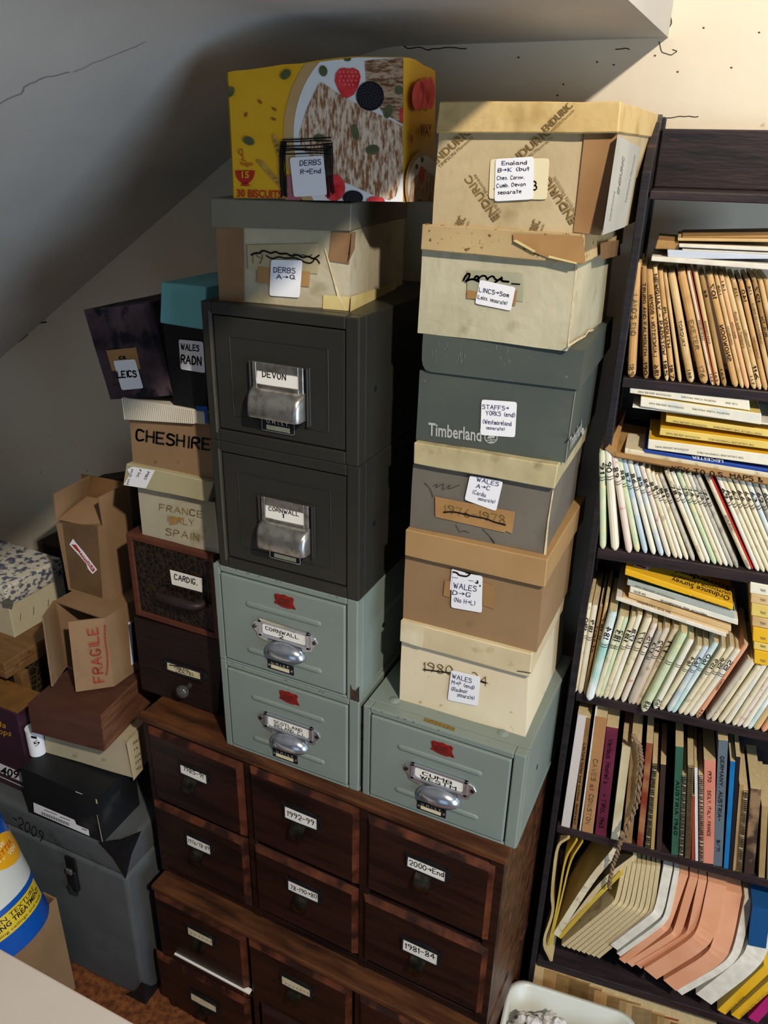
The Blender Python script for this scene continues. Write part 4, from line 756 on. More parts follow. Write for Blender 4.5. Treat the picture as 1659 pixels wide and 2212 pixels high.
ca = carton('card_file_box', 'red framed drawer with crocodile pattern front labelled Cardig', 'drawer box', YC, YC, [(294, 1331), (474, 1377), (471, 1207), (270, 1148.6)], None, .29, REDWOOD, None, zb=ZW + tp, jit=.0002)
F = ca['F']; q = ca['q']; x1 = q[1].x; h1 = (q[2].z + q[3].z) / 2; x0 = (q[0].x + q[3].x) / 2
for o_ in list(ca['root'].children): bpy.data.objects.remove(o_)
MB().box(x0, x1, .012, .29, 0, h1).build('carcass', REDWOOD, ca['root'])
for nm, a_ in (('frame_stile', (x0, x0 + .013, 0, h1)), ('frame_stile', (x1 - .012, x1, 0, h1)), ('frame_rail', (x0 + .013, x1 - .012, 0, .013)), ('frame_rail', (x0 + .013, x1 - .012, h1 - .012, h1))): MB().box(a_[0], a_[1], 0, .014, a_[2], a_[3]).build(nm, REDWOOD, ca['root'], bev=.002)
pn = MB().box(x0 + .0135, x1 - .0125, .004, .013, .0135, h1 - .0125).build('drawer_front', CROC, ca['root'])
PF2 = Surf(ca['root'], (0, .002, 0), (0, -1, 0)); c = [LB(1232, 472), LB(1450, 530), LB(1450, 430), LB(1217, 366)]
o = decal(pn, 'label_card', CARD, PF2, [c], 0); ink(o, PF2, [('CARDIG.', LB(1250, 435), LB(1412, 478), 11, (0, -11))], INK, .17, .0008)
a0 = PF2(*LB(1165, 520)); a1 = PF2(*LB(1470, 600)); zc = (a0.z + a1.z) / 2
MB().tube([(a0.x, .004, zc), (a0.x + .003, -.014, zc), (a0.x + .012, -.02, zc), ((a0.x + a1.x) / 2, -.021, zc), (a1.x - .012, -.02, zc), (a1.x - .003, -.014, zc), (a1.x, .004, zc)], .009, 10).build('grab_handle', mat('dark_leather', '#231a18', '#2d2220', .5, 40), pn, smooth='all')
zca = ZW + tp + h1
fr_ = carton('shoe_box', 'off white box lettered France Italy Spain with a torn paper strip on its lid', 'box', YC + .012, YC + .012, [(309, 1165), (474, 1203), (464, 1085), (297, 1050)], [(265, 1047), (448, 1085), (461, 1035), (273, 1008)], .24, M_FRA, M_FRAL, lo=.018, zb=zca)
F = fr_['F']; ink(fr_['body'], F, [('FRANCE', LA(1145, 1730), LA(1450, 1785), 12, (0, -13)), ('ITALY', LA(1200, 1815), LA(1390, 1845), 12, (0, -13)), ('SPAIN', LA(1190, 1910), LA(1425, 1950), 13, (0, -14))], mat('brown_pencil', '#8a7440'), .10, .0016)
decal(fr_['body'], 'tape_scrap', GTAPE, F, [[LA(1215, 1775), LA(1320, 1790), LA(1270, 1830), LA(1215, 1838)]], .0014)
o = decal(fr_['lid'], 'torn_paper', STICK, fr_['LF'], [[LA(885, 1552), LA(1045, 1577), LA(1110, 1448), LA(950, 1420), LA(910, 1440), LA(930, 1475)]], .0016); o['label'] = 'torn printed paper strip'
prt(o, fr_['LF'], [('M&S', LA(1055, 1455), LA(1030, 1510), 8, (6, 1.5)), ('ric', LA(1000, 1440), LA(975, 1495), 9, (7, 2)), ('atch set', LA(945, 1435), LA(905, 1550), 7, (5, 1.5))], INK, .0024)
ch_ = carton('archive_box', 'brown box lettered Cheshire in black with a white ribbed lid', 'box', YC + .006, YC + .006, [(288, 1006.5), (466, 1034), (458, 916), (280, 906)], [(270, 905.5), (447, 917), (447, 880), (265, 868)], .24, M_CHE, WHITEBD, lo=.008, zb=fr_['top'], jit=.0006)
F = ch_['F']; ink(ch_['body'], F, [('CHESHIRE', LA(975, 1228), LA(1500, 1302), 22, (1, -23))], INK, .17, .0014)
LFs = ch_['LF']; e0 = LFs(266, 869); e1 = LFs(421, 914); rows = []
n = 110
zt_ = ch_['l'][3].z - .001; zb_ = (ch_['l'][0].z + ch_['l'][1].z) / 2 + .001
rows = [[(e0.x + (e1.x - e0.x) * i / n, ch_['l'][0].y - .0012 - .0012 * math.cos(i * math.pi / 1.5), (zt_ if top_ else ch_['l'][0].z + (ch_['l'][1].z - ch_['l'][0].z) * ((e0.x + (e1.x - e0.x) * i / n) - ch_['l'][0].x) / (ch_['l'][1].x - ch_['l'][0].x))) for i in range(n + 1)] for top_ in (0, 1)]
MB().grid(rows).build('ribbed_face', WHITEBD, ch_['lid'], smooth='all')
decal(ch_['lid'], 'blue_stripe', BLUEPR, LFs, [[LA(1405, 985), LA(1485, 988), LA(1490, 1112), LA(1470, 1112), LA(1462, 1020), LA(1408, 1018)]], .0022)
lei = carton('box_file', 'mottled maroon cloth box labelled Leics, leaning to the left', 'box', YC, YC, [(238, 863), (372, 854), (307, 657), (181, 669)], None, .2, FELT, None, jit=.001)
F = lei['F']; decal(lei['body'], 'brown_paper_label', GTAPE, F, [[LA(803, 735), LA(1008, 720), LA(975, 565), LA(760, 588)]], .0018); ink(lei['body'], F, [('a', LA(855, 650), LA(900, 645), 10, (0, -10))], INK, .13, .0024)
sticker(lei['body'], F, [LA(872, 872), LA(1028, 858), LA(968, 650), LA(810, 662)], [('LEICS', LA(845, 785), LA(978, 775), 13, (-2, -13))], im=INK, wd=.22, off=.003)
rad = carton('box_file', 'black box with teal lid labelled Wales Radn, beside the Devon cabinet', 'box', YC + .004, YC + .004, [(374, 863), (446, 873), (444, 700), (350, 690)], [(345, 697.5), (441, 713), (446, 624), (348, 606)], .22, BLKCARD, TEAL, lo=.006, zb=ch_['top'], jit=.0005)
sticker(rad['body'], rad['F'], [LA(1295, 722), LA(1470, 750), LA(1455, 525), LA(1280, 508)], [('WALES', LA(1297, 580), LA(1425, 592), 12, (0, -12)), ('RADN', LA(1297, 678), LA(1440, 695), 16, (0, -17))], im=INK, wd=.2)

# trunk and what is piled on it
tro = Vector((-1.97, -.086, 0)); trw = .92; tyaw = math.radians(1.2); trh = .509
tr = thing('storage_trunk', 'large grey fibre trunk with black corner caps and latch on the carpet', 'trunk', tro, tyaw)
MB().box(0, trw, 0, .485, .006, trh - .085).build('body', TRUNK, tr, bev=.012, seg=4, smooth=True)
MB().box(0, trw, 0, .485, trh - .084, trh).build('lid', TRUNK, tr, bev=.014, seg=4, smooth=True)
BLKLEA = mat('black_leatherette', '#0f0f12', '#17171b', .55, 60, bump=.2, bscale=200, spec=.3)
for zc_, sg in ((trh, -1), (.0, 1)):
    k = MB(); e = .004; s_ = .066
    A = Vector((trw + e, -e, zc_ - sg * e if sg < 0 else 0)); X = Vector((-s_, 0, 0)); Y = Vector((0, s_, 0)); Z = Vector((0, 0, sg * s_ * 1.25))
    for a_, b_ in ((X, Z), (Y, Z), (X, Y)):
        rows = []
        for i in range(7):
            t = i / 6; p, q_ = A + a_ * t, A + b_ * t; mid = (p + q_) / 2 + (A - (p + q_) / 2) * .18
            rows.append([p, p * .5 + mid * .5, mid, q_ * .5 + mid * .5, q_])
        k.grid(rows)
    k.build('corner_cap', BLKLEA, tr, smooth='all')
TF = Surf(tr, (0, 0, 0), (0, -1, 0)); p0 = TF(*LT(580, 1020)); 
lt = MB().box(p0.x - .017, p0.x + .014, -.006, 0, p0.z + .0, p0.z + .048).box(p0.x - .013, p0.x + .012, -.012, 0, p0.z - .055, p0.z + .008).build('latch', BLKLEA, tr, bev=.003)
MB().box(p0.x - .009, p0.x + .008, -.017, -.010, p0.z + .006, p0.z + .02).build('latch_loop', TARN, lt, bev=.002)
MB().tube([(p0.x - .014, -.012, p0.z - .04), (p0.x, -.018, p0.z - .052), (p0.x + .013, -.012, p0.z - .058)], .004, 6).build('latch_hook', BLKLEA, lt)
ink(tr, TF, [('-2009', LT(95, 640), LT(330, 790), 18, (3, -20))], INK, .10, .0016)
bb = carton('shoe_box', 'flat black shoe box with white barcode label, lying on the grey trunk', 'box', -.074, -.066, [(61.7, 1754), (223, 1820), (207, 1727), (43, 1657)], None, .125, mat('worn_black_card', '#16171a', '#1d1e21', .45, 9, c3='#34342f', s3=9, lo3=.62, hi3=.74), None, zb=trh, jit=.0008)
F = bb['F']; o = decal(bb['body'], 'barcode_label', STICK, F, [[LE(370, 1580), LE(972, 1840), LE(962, 1772), LE(830, 1715), LE(808, 1665), LE(362, 1475)]], .0014); o['label'] = 'white barcode label'
bars = []
for i in range(34):
    t = i / 34; x0_ = 452 + 300 * t; y0_ = 1575 + 125 * t; bars.append([LE(x0_, y0_), LE(x0_ + (3 if i % 3 else 6), y0_ + 2), LE(x0_ + (3 if i % 3 else 6), y0_ + 34), LE(x0_, y0_ + 32)])
decal(o, 'barcode', INK, F, bars, .002)['kind'] = 'stuff'
ink(o, F, [('~', [LE(480, 1555), LE(620, 1610)], 1.2), ('~', [LE(650, 1630), LE(760, 1672)], 1.2), ('~', [LE(890, 1760), LE(940, 1780)], 1.4)], INK, off=.002, name='small_print')
decal(bb['body'], 'worn_edge', PALETORN, F, [[(206, 1726), (209, 1727), (211, 1736), (208, 1736)], [(163, 1709), (178, 1715), (178, 1716.5), (163, 1711)], [(209, 1760), (210.2, 1760), (222, 1818), (220.5, 1818)]], .0014)['kind'] = 'stuff'
zb1 = bb['top']
cb = carton('map_box', 'cream flat box with printed end flap between black and brown boxes', 'box', -.012, .013, [(101.5, 1632), (287.5, 1686.7), (271.5, 1600), (93.5, 1560)], None, .1, mat('cream_box', '#a89c80', '#b5a98c', .7, 8, c3='#94876a', s3=20, lo3=.66, hi3=.73), None, zb=zb1, jit=.0006)
S = cb['S']; o = decal(cb['body'], 'end_flap', mat('flap_paper', '#bcae8a', '#c6b994', .7, 9), S, [[LE(1450, 1238), LE(1558, 1108), LE(1508, 670), LE(1372, 830)]], .003); o['label'] = 'printed end flap'
prt(o, S, [('BRIT', LE(1448, 850), LE(1530, 790), 5, (0, -6)), ('16', LE(1460, 920), LE(1500, 885), 5, (0, -6)), ('SOL', LE(1465, 1005), LE(1535, 945), 5, (0, -6)), ('SWI', LE(1470, 1068), LE(1548, 1000), 5, (0, -6)), ('WELT', LE(1478, 1135), LE(1555, 1080), 5, (0, -6))], INK, .004)
zb2 = cb['top']
br = carton('wooden_box', 'plain brown wooden box with striped end grain under the Fragile carton', 'box', -.058, -.035, [(69.6, 1585), (225, 1630), (215, 1545), (59.7, 1519.6)], None, .19, BROWNV, None, zb=zb2, jit=.0003)
q = br['q']; MB().hexa([(q[1].x - .0005, .003, 0), (q[1].x + .0015, .003, 0), (q[2].x + .0015, .003, q[2].z - .002), (q[2].x - .0005, .003, q[2].z - .002), (q[1].x - .0005, .19, 0), (q[1].x + .0015, .19, 0), (q[2].x + .0015, .19, q[2].z - .002), (q[2].x - .0005, .19, q[2].z - .002)]).build('side_board', BROWNE, br['root'])
zd = br['top']
# FRAGILE carton, open towards the room with two flaps
a = P(247, 1483, z=zd); b = P(247, 1483, z=zd) + Vector((-.146, .006, 0)); fyaw = math.atan2(a.y - b.y, a.x - b.x)
fg = thing('cardboard_carton', 'small open carton with red Fragile lettering on its flap', 'carton', b, fyaw); fw, fd, t = .146, .15, .004
tF = Surf(fg, (0, 0, 0), (0, -1, 0)); fh = tF(235, 1339).z
FP = {}
for nm, a_ in (('top_panel', (0, fw, 0, fd, fh - t, fh)), ('bottom_panel', (0, fw, 0, fd, 0, t)), ('side_panel', (fw - t, fw, 0, fd, t, fh - t)), ('side_panel', (0, t, 0, fd, t, fh - t)), ('back_panel', (t, fw - t, fd - t, fd, t, fh - t))): FP.setdefault(nm, MB().box(*a_).build(nm, KRAFT, fg, jit=.0006, js=20, cuts=3))
def flap(name, root, h0, h1, e1, e0, m=KRAFT, t=.0035, label=None):   # hinge bottom, hinge top, outer top, outer bottom
    h0, h1, e1, e0 = map(Vector, (h0, h1, e1, e0)); nn = (e0 - h0).cross(h1 - h0).normalized() * t; n_ = 6
    rows = lambda off: [[h0.lerp(e0, j / 4).lerp(h1.lerp(e1, j / 4), i / n_) + off for j in range(5)] for i in range(n_ + 1)]
    A, B_ = rows(Vector((0, 0, 0))), rows(nn); mb = MB().grid(A).grid([r[::-1] for r in B_])
    per = lambda R: [r for r in R[0]] + [r[-1] for r in R[1:-1]] + R[-1][::-1] + [r[0] for r in R[-2:0:-1]]
    pa, pb = per(A), per(B_); k = len(pa); mb.add(pa + pb, [(i, (i + 1) % k, k + (i + 1) % k, k + i) for i in range(k)])
    o = mb.build(name, m, root, jit=.0004, js=25)
    if label: o['label'] = label
    return o
SB = Surf(fg, (0, 0, 0), (0, 0, 1)); ST = Surf(fg, (0, 0, fh), (0, 0, 1))
e0 = SB(164, 1495); e1 = ST(146.6, 1343.5); e0.z = .0; e1.z = fh
fo = flap('front_flap', fg, (fw, 0, 0), (fw, 0, fh), e1, e0, label='flap with red lettering')
e2 = SB(114, 1483); e3 = ST(93.6, 1333); flap('front_flap', fg, (0, 0, 0), (0, 0, fh), (e3.x, e3.y, fh), (e2.x, e2.y, 0))
W_ = wm(fg); dirf = Vector((e0.x - fw, e0.y, 0)).normalized(); nf = Vector((dirf.y, -dirf.x, 0)); nf = nf if nf.y < 0 else -nf
FS = Surf(fg, Vector((fw, 0, 0)) + nf * .0045, nf)
ink(fo, FS, [('FRAGILE', LD(1165, 1720), LD(1095, 1120), 20, (-21, 3)), ('~', [LD(1192, 1650), LD(1212, 1560), LD(1205, 1400), LD(1180, 1250), LD(1178, 1090)], 2.4)], mat('red_marker', '#a8332a', rough=.7), .12, .0008)
o = decal(FP['side_panel'], 'shipping_label', STICK, Surf(fg, (fw + .001, 0, 0), (1, 0, 0)), [[LD(1470, 1540), LD(1548, 1500), LD(1500, 1035), LD(1435, 1062)]], .001); decal(o, 'navy_band', NAVY, Surf(fg, (fw + .001, 0, 0), (1, 0, 0)), [[LD(1500, 1520), LD(1548, 1500), LD(1500, 1035), LD(1470, 1070)]], .0016)
# tall carton with raised flaps
zf = zd + fh
uc = carton('cardboard_carton', 'upright brown carton with raised flaps and a red and white tape strip', 'carton', .107, .115, [(147.7, 1274.7), (242.5, 1298), (224.4, 1137), (121, 1130)], None, .09, KRAFT, None, zb=zf, jit=.0008)
q = uc['q']; hz = (q[2].z + q[3].z) / 2; xl, xr = q[3].x, q[2].x
rt = uc['root']
flap('top_flap', rt, (xr, 0, hz), (xr, .09, hz), (xr + .004, .086, hz + .075), (xr - .006, .004, hz + .072))
flap('top_flap', rt, (xl, .09, hz), (xl, 0, hz), (xl + .004, .0, hz + .06), (xl + .03, .085, hz + .075))
flap('top_flap', rt, (xl + .004, .002, hz), (xr - .004, .002, hz), (xr - .03, .065, hz + .035), (xl + .035, .065, hz + .035), m=KRAFT)
flap('top_flap', rt, (xl, .09, hz), (xr, .09, hz), (xr, .094, hz + .07), (xl, .094, hz + .07), m=KRAFTD)
F = uc['F']; decal(uc['body'], 'old_tape', mat('dull_tape', '#6b5236', '#5d4630', .25, 16, spec=.5), F, [[LC(240, 830), LC(760, 865), LC(840, 1950), LC(370, 1800)]], .0014)
o = decal(uc['body'], 'tape_strip', STICK, F, [[LC(345, 1150), LC(400, 1062), LC(440, 1120), LC(560, 1260), LC(680, 1420), LC(760, 1525), LC(690, 1590), LC(620, 1510), LC(600, 1440), LC(500, 1320)]], .002); o['label'] = 'red and white tape strip'
decal(o, 'red_print', mat('red_tape', '#b02a2a', rough=.5), F, [[LC(372, 1148), LC(440, 1152), LC(500, 1240), LC(460, 1245)], [LC(470, 1245), LC(500, 1240), LC(610, 1380), LC(720, 1500), LC(725, 1535), LC(690, 1560), LC(620, 1450), LC(520, 1320)]], .0026)
prt(o, F, [('FRAGILE', LC(500, 1275), LC(690, 1530), 6, (5, -3.5))], STICK, .0032)
bk = thing('thin_book', 'thin white and navy book wedged upright beside the red framed drawer', 'book', P(272, 1290, y=.215), 0); bk.location.z = zf
F = Surf(bk, (0, 0, 0), (0, -1, 0)); q = [F(*p) for p in ((262, 1290), (285, 1288), (277, 1135), (255, 1141))]; q[0].z = q[1].z = 0
MB().hexa(q + [p + Vector((0, .06, 0)) for p in q]).build('cover', NAVY, bk, bev=.001); q2 = [F(*p, .0008) for p in ((259.5, 1180), (279, 1172), (277, 1135), (255, 1141))]; MB().add(q2, [(0, 1, 2, 3)]).build('white_band', STICK, bk)
# dark boxes at the back by the wall
tb = P(180, 1045, y=.30); db = thing('packing_case', 'tall dark brown case standing behind the upright carton', 'box', (-1.40, .30, trh), 0)
MB().hexa([(0, 0, 0), (.2, 0, 0), (.2, 0, tb.z + .06 - trh), (0, 0, tb.z - trh), (0, .07, 0), (.2, .07, 0), (.2, .07, tb.z + .06 - trh), (0, .07, tb.z - trh)]).build('body', mat('dark_brown_case', '#2c1c14', '#38251a', .7, 9), db, bev=.002); MB().box(.19, .20, -.002, 0, .2, .7).build('edge_strip', BLKLEA, db)
d2_ = thing('packing_case', 'low dark brown case behind the toile covered box', 'box', (-1.615, .322, trh), 0)
hh = P(80, 1146, y=.37).z - trh; MB().box(0, .17, 0, .07, 0, hh).build('body', mat('dark_brown_case', '#2c1c14'), d2_, bev=.002); MB().box(-.002, .172, -.002, .072, hh - .03, hh + .002).build('lid', mat('dark_brown_case', '#2c1c14'), d2_, bev=.002)
# toile covered box on a fawn tray on a woven box
zt0 = .828
def cornerbox(name, label, cat, cpx, z0, h, wid, dep, m, yaw=0, **k):   # box given by its front right bottom corner
    c_ = P(*cpx, z=z0); root = thing(name, label, cat, c_, yaw)
    return root, MB().box(-wid, 0, 0, dep, 0, h).build('body', m, root, **k)
tray_c = P(14.5, 1468, y=.02); ztr = tray_c.z
wv = thing('wicker_box', 'woven wicker box with wooden corner posts under the fawn tray', 'box', (tray_c.x + .012, .05, trh), 0); hw_ = ztr - trh
MB().box(-.3, -.012, .008, .26, .0, hw_).build('woven_body', mat('wicker_weave', '#4d3a20', '#1c140c', .7, 60, kind='edge', lo=.02, hi=.12, bump=.9), wv)
for x, y in ((-.03, 0), (-.03, .25), (-.3, 0)): MB().box(x, x + .03, y, y + .022, 0, hw_).build('corner_post', FAWN, wv, bev=.002)
for z in (.0, .11): MB().box(-.27, -.03, .002, .012, z, z + .02).build('rail', FAWN, wv, bev=.002)
ty = thing('wooden_tray', 'fawn wooden tray under the toile covered box', 'tray', tray_c, math.radians(-2)); th_ = zt0 - ztr
MB().box(-.3, 0, 0, .24, 0, th_ * .45).build('base', FAWN, ty, bev=.002); MB().box(-.3, -.002, .002, .24, th_ * .45, th_).build('lid', FAWN, ty, bev=.003)
c_ = P(32, 1378, z=zt0); to = thing('keepsake_box', 'cream box with blue grey toile patterned lid at the left edge', 'box', c_, math.radians(-1)); e_ = Surf(to, (0, 0, 0), (0, -1, 0)); zb_ = e_(28, 1315).z; zl_ = e_(38, 1287).z
MB().box(-.26, 0, 0, .17, 0, zb_ + .004).build('base', TOILEB, to, bev=.0015); ld = MB().box(-.263, .003, -.003, .173, zb_, zl_ + .012).build('lid', TOILE, to, bev=.006, seg=3, smooth=True)
sS = Surf(to, (0, 0, 0), (1, 0, 0)); ink(to, sS, [('~', [LD(232, 960), LD(230, 1040)], 1.2), ('~', [LD(376, 885), LD(376, 975)], 1.4), ('~', [LD(543, 805), LD(540, 875)], 1.4)], mat('staple_brown', '#5b4a28'), off=.0006, name='staples')
tL = Surf(to, (0, -.003, 0), (0, -1, 0)); decal(ld, 'round_sticker', mat('grey_sticker', '#5c5a52', '#7d7a70', .6, 200), tL, [clip(ell(LD(85, 860), 12, 13, 20), [(0, 1270), (60, 1270), (60, 1317), (0, 1312)])], .001)
# plum box with yellow print at the left edge
pb = thing('snack_carton', 'plum coloured carton with yellow lettering at the left edge, on the trunk', 'carton', (-1.347, -.035, trh), math.radians(0)); F = Surf(pb, (0, 0, 0), (0, -1, 0)); ph = F(40, 1545).z
pbb = MB().box(-.25, 0, 0, .08, .0, ph).build('body', PLUM, pb, bev=.002)
pt = F(0, 1655, .0).z; pu = F(0, 1697).z
o = MB().box(-.25, -.001, -.001, 0, .02, max(.05, (F(20, 1658).z))).build('white_band', STICK, pb); zz = F(20, 1658).z
MB().box(-.25, -.001, -.0016, -.0008, .024, .036).build('plum_stripe', PLUM, o)
prt(o, F, [('6409', LE(-60, 1150), LE(200, 1222), 16, (2, -17))], INK, .002)
prt(pbb, F, [('ola', LE(-70, 640), LE(65, 670), 12, (1, -12)), ('pops', LE(-70, 715), LE(120, 758), 12, (1, -12))], mat('yellow_ink', '#d79a1e'), .0012, 'yellow_lettering')
MB().hexa([(-.25, .002, ph), (0, .002, ph), (0, .0, ph + .004), (-.25, 0, ph + .004), (-.25, .078, ph), (0, .078, ph), (-.0, .078, ph + .004), (-.25, .078, ph + .004)]).build('top_flap', mat('brown_foil', '#6b4a26', '#8a6434', .35, 12), pb)
rl = thing('paper_roll', 'small white roll with black figures squeezed beside the plum carton', 'roll', P(82, 1634, z=zb1) + Vector((-.012, .012, 0)), 0)
k = MB(); k.tube([(0, 0, 0), (0, 0, .07)], .019, 20); k.build('roll', STICK, rl, smooth=True)
F = Surf(rl, (0, -.0195, 0), (.2, -1, 0)); prt(rl, F, [('5', LE(385, 870), LE(440, 830), 8, (-6, -8))], INK, .001); decal(rl, 'black_band', INK, F, [[LE(338, 775), LE(400, 785), LE(400, 762), LE(338, 752)]], .001)
# kraft carton on the floor with a tilted paint tub in it
cc = P(163, 2134, z=0); kb = thing('cardboard_carton', 'open brown carton on the floor holding the blue tub', 'carton', (cc.x, cc.y, 0), math.radians(1)); kh = .318
for nm, a_ in (('side_panel', (-.004, 0, -.3, 0, 0, kh)), ('back_panel', (-.34, -.004, -.004, 0, 0, kh)), ('side_panel', (-.34, -.336, -.3, -.004, 0, kh)), ('front_panel', (-.336, -.004, -.3, -.296, 0, kh)), ('base_panel', (-.336, -.004, -.296, -.004, 0, .004))): MB().box(*a_).build(nm, KRAFT, kb, jit=.0008, cuts=3)
tubu = Vector((-.42, .0, .907)).normalized(); R_ = .105; tubr = P(109, 1962, y=-.19)
side_ = Vector((.907, 0, .42)).normalized(); bc_ = tubr - (side_ * math.cos(.95) + Vector((0, 1, 0)) * math.sin(.95)) * R_
tub = thing('paint_tub', 'blue and white plastic tub of texturing treatment tilted in a carton', 'tub', bc_, 0)
yv = Vector((0, 1, 0)); TUBH = .30
def ring(r, hgt, n=40, a0=0, a1=2 * math.pi): return [side_ * r * math.cos(a0 + (a1 - a0) * i / n) + yv * r * math.sin(a0 + (a1 - a0) * i / n) + tubu * hgt for i in range(n if a1 - a0 > 6.2 else n + 1)]
TB = mat('tub_blue', '#0d4fa6', rough=.25, spec=.5); TW = mat('tub_white', '#c9ccc6', rough=.3, spec=.5); TY = mat('tub_yellow', '#d0b52e', rough=.3); TO = mat('tub_orange_sticker', '#dda01c', rough=.3)
rad_ = lambda h_: R_ * (1 + .06 * h_ / TUBH)
m = MB(); lv = [0, .004, .02, .075, .0751, .12, .1201, TUBH]
m.grid([ring(rad_(h_) * (.97 if h_ == 0 else 1), h_) for h_ in (0, .006, .10)], 0, True); m.grid([ring(rad_(h_), h_) for h_ in (.10, .205)], 1, True); m.grid([ring(rad_(h_), h_) for h_ in (.205, TUBH)], 0, True)
m.add(ring(R_ * .97, 0), [tuple(range(40))], 0); m.build('tub_wall', [TB, TW], tub, smooth=True)
m = MB(); m.grid([ring(rad_(TUBH) * 1.005, TUBH - .012), ring(rad_(TUBH) * 1.005, TUBH + .004), ring(rad_(TUBH) * .9, TUBH + .008), ring(.001, TUBH + .008)], 0, True); m.build('tub_lid', TB, tub, smooth=True)
def band(name, mt, h0, h1, a0, a1, off, parent, n=24):
    return MB().grid([ring(rad_(h_) + off, h_, n, a0, a1) for h_ in (h0, h1)]).build(name, mt, parent, smooth='all')
yb_ = band('yellow_band', TY, .045, .088, -2.6, .84, .0008, tub, 40)
def bandtext(t, h0, hh_, a0, a1, mt, parent):
    vs_, fs_ = glyphmesh(t); pts = []
    for x, y in vs_: a_ = a0 + (a1 - a0) * x; h_ = h0 + hh_ * y; r = rad_(h_) + .0014; pts.append(side_ * r * math.cos(a_) + yv * r * math.sin(a_) + tubu * h_)
    MB().add(pts, fs_).build('lettering', mt, parent, normals=False)
bandtext('FOR EVEN TEXTURE', .074, .0095, -.95, .62, INK, yb_); bandtext('TEXTURING TREATMENT', .061, .0105, -.95, .74, INK, yb_); bandtext('transforming ceilings and walls', .050, .006, -.95, .72, INK, yb_)
st_ = MB(); rows = []
for i in range(13):
    t = i / 12; a_ = -.15 + 1.2 * t; hw2 = .036 * math.sqrt(max(.02, 1 - (2 * t - 1) ** 2)); hc = .19 - .03 * (t - .5)
    rows.append([side_ * (rad_(hc) + .0012) * math.cos(a_) + yv * (rad_(hc) + .0012) * math.sin(a_) + tubu * (hc + d_ * hw2) for d_ in (-1, -.5, 0, .5, 1)])
so = st_.grid(rows).build('orange_sticker', TO, tub, smooth='all'); bandtext('NEW', .200, .011, .15, .5, STICK, so); bandtext('BETTER', .186, .012, .12, .72, PRED, so); bandtext('FINISH', .172, .011, .2, .74, STICK, so)
# white desk corner
dk = thing('desk', 'white desk top corner in the near left foreground', 'desk', (-1.2, -.8, 0), 0); zt1 = .72
ed = P(100, 2104, z=zt1).y
MB().box(-.75, .62, -.35, ed + .8, zt1 - .025, zt1).build('desk_top', mat('white_laminate', '#c9bdb2', '#cfc4b9', .45, 6), dk, bev=.003)
for x, y in ((-.72, -.32), (.55, -.32), (-.72, ed + .73), (.50, ed + .70)): MB().box(x, x + .04, y, y + .04, 0, zt1 - .025).build('leg', mat('white_laminate', '#c9bdb2'), dk, bev=.003)
# ================================================================== BOOKCASE
BY = math.radians(6.5); BKO = Vector((-.185, .205, 0)); BW_ = .62; BD = .155
bkc = thing('bookcase', 'blackened oak bookcase packed with folded maps, right of the box stacks', 'bookcase', BKO, BY)
BS0 = Surf(bkc, (0, 0, 0), (0, -1, 0))
def shz(p): return BS0(*p).z
SH = dict(s0=(shz((1399, 412)), .011), s1=(shz((1345, 816)), .015), s2=(shz((1297, 1185)), .02), s3=(shz((1239, 1497)), .017), s4=(shz((1208, 1786)), .018), s5=(shz((1168, 2076)), .02))
ztop = shz((1392, 370))
def side(x0):
    pr = [(0, 0), (BD, 0), (BD, ztop + .075), (BD - .03, ztop + .07), (BD - .06, ztop + .062), (BD - .09, ztop + .045), (.012, ztop + .005), (.008, ztop), (0, ztop)]
    return MB().prism([(x0, y, z) for y, z in pr], [(x0 + .012, y, z) for y, z in pr])
side(0).build('upright', BOOKCASE, bkc, bev=.0015, seg=2); side(BW_ - .014).build('upright', BOOKCASE, bkc, bev=.0015)
for nm, (z, t) in SH.items(): MB().box(.014, BW_ - .014, .002, BD, z - t, z).build('shelf', BOOKCASEH, bkc, bev=.0015)
zb0 = P(1455, 279, y=.372).z
MB().box(.014, BW_ - .014, BD - .012, BD, SH['s0'][0], zb0).build('back_board', BOOKCASEH, bkc, bev=.002)
MB().box(.002, .018, BD - .006, BD + .012, SH['s1'][0], P(1440, 254, y=.375).z).build('back_post', BOOKCASE, bkc, bev=.002)
MB().box(.014, BW_ - .014, BD - .004, BD, 0.02, SH['s1'][0]).build('back_panel', BOOKCASE, bkc)
MB().box(.014, BW_ - .014, .004, .016, 0, .07).build('plinth', BOOKCASE, bkc)
BM = wm(bkc); BI = BM.inverted()
MAPW = mat('map_cover_white', '#d8d0b8', '#e2dcc9', .5, 20, rand=True, c3='#c9ccc4', s3=30, lo3=.55, hi3=.7)
MAPC = mat('map_cover_cream', '#d2c5a2', '#ddd2b4', .5, 30, rand=True, c3='#b9a98a', s3=70, lo3=.56, hi3=.66)
MAPG = mat('map_cover_green', '#cfd0b0', '#a9c79b', .5, 40, rand=True, c3='#dccf9d', s3=40, lo3=.55, hi3=.65)
MAPB = mat('map_cover_blue', '#c6cfd2', '#a9bcc6', .5, 14, rand=True, c3='#dad7c6', s3=24, lo3=.5, hi3=.65)
MAPP = mat('map_cover_pink', '#d8c6b8', '#d9d0bd', .5, 30, rand=True, c3='#c79a86', s3=70, lo3=.6, hi3=.67)
MAPT = mat('map_cover_teal', '#c9d6d2', '#7fc0ae', .5, 16, rand=True, c3='#dfe4e2', s3=20, lo3=.45, hi3=.6)
MAPGR = mat('map_cover_grey', '#a9a190', '#bab3a2', .55, 30, rand=True, c3='#8d8676', s3=40, lo3=.55, hi3=.65)
TAN = mat('map_cover_tan', '#b78b54', '#c49a63', .65, 22, rand=True, c3='#a0743f', s3=18, lo3=.56, hi3=.7, bump=.15, bscale=60)
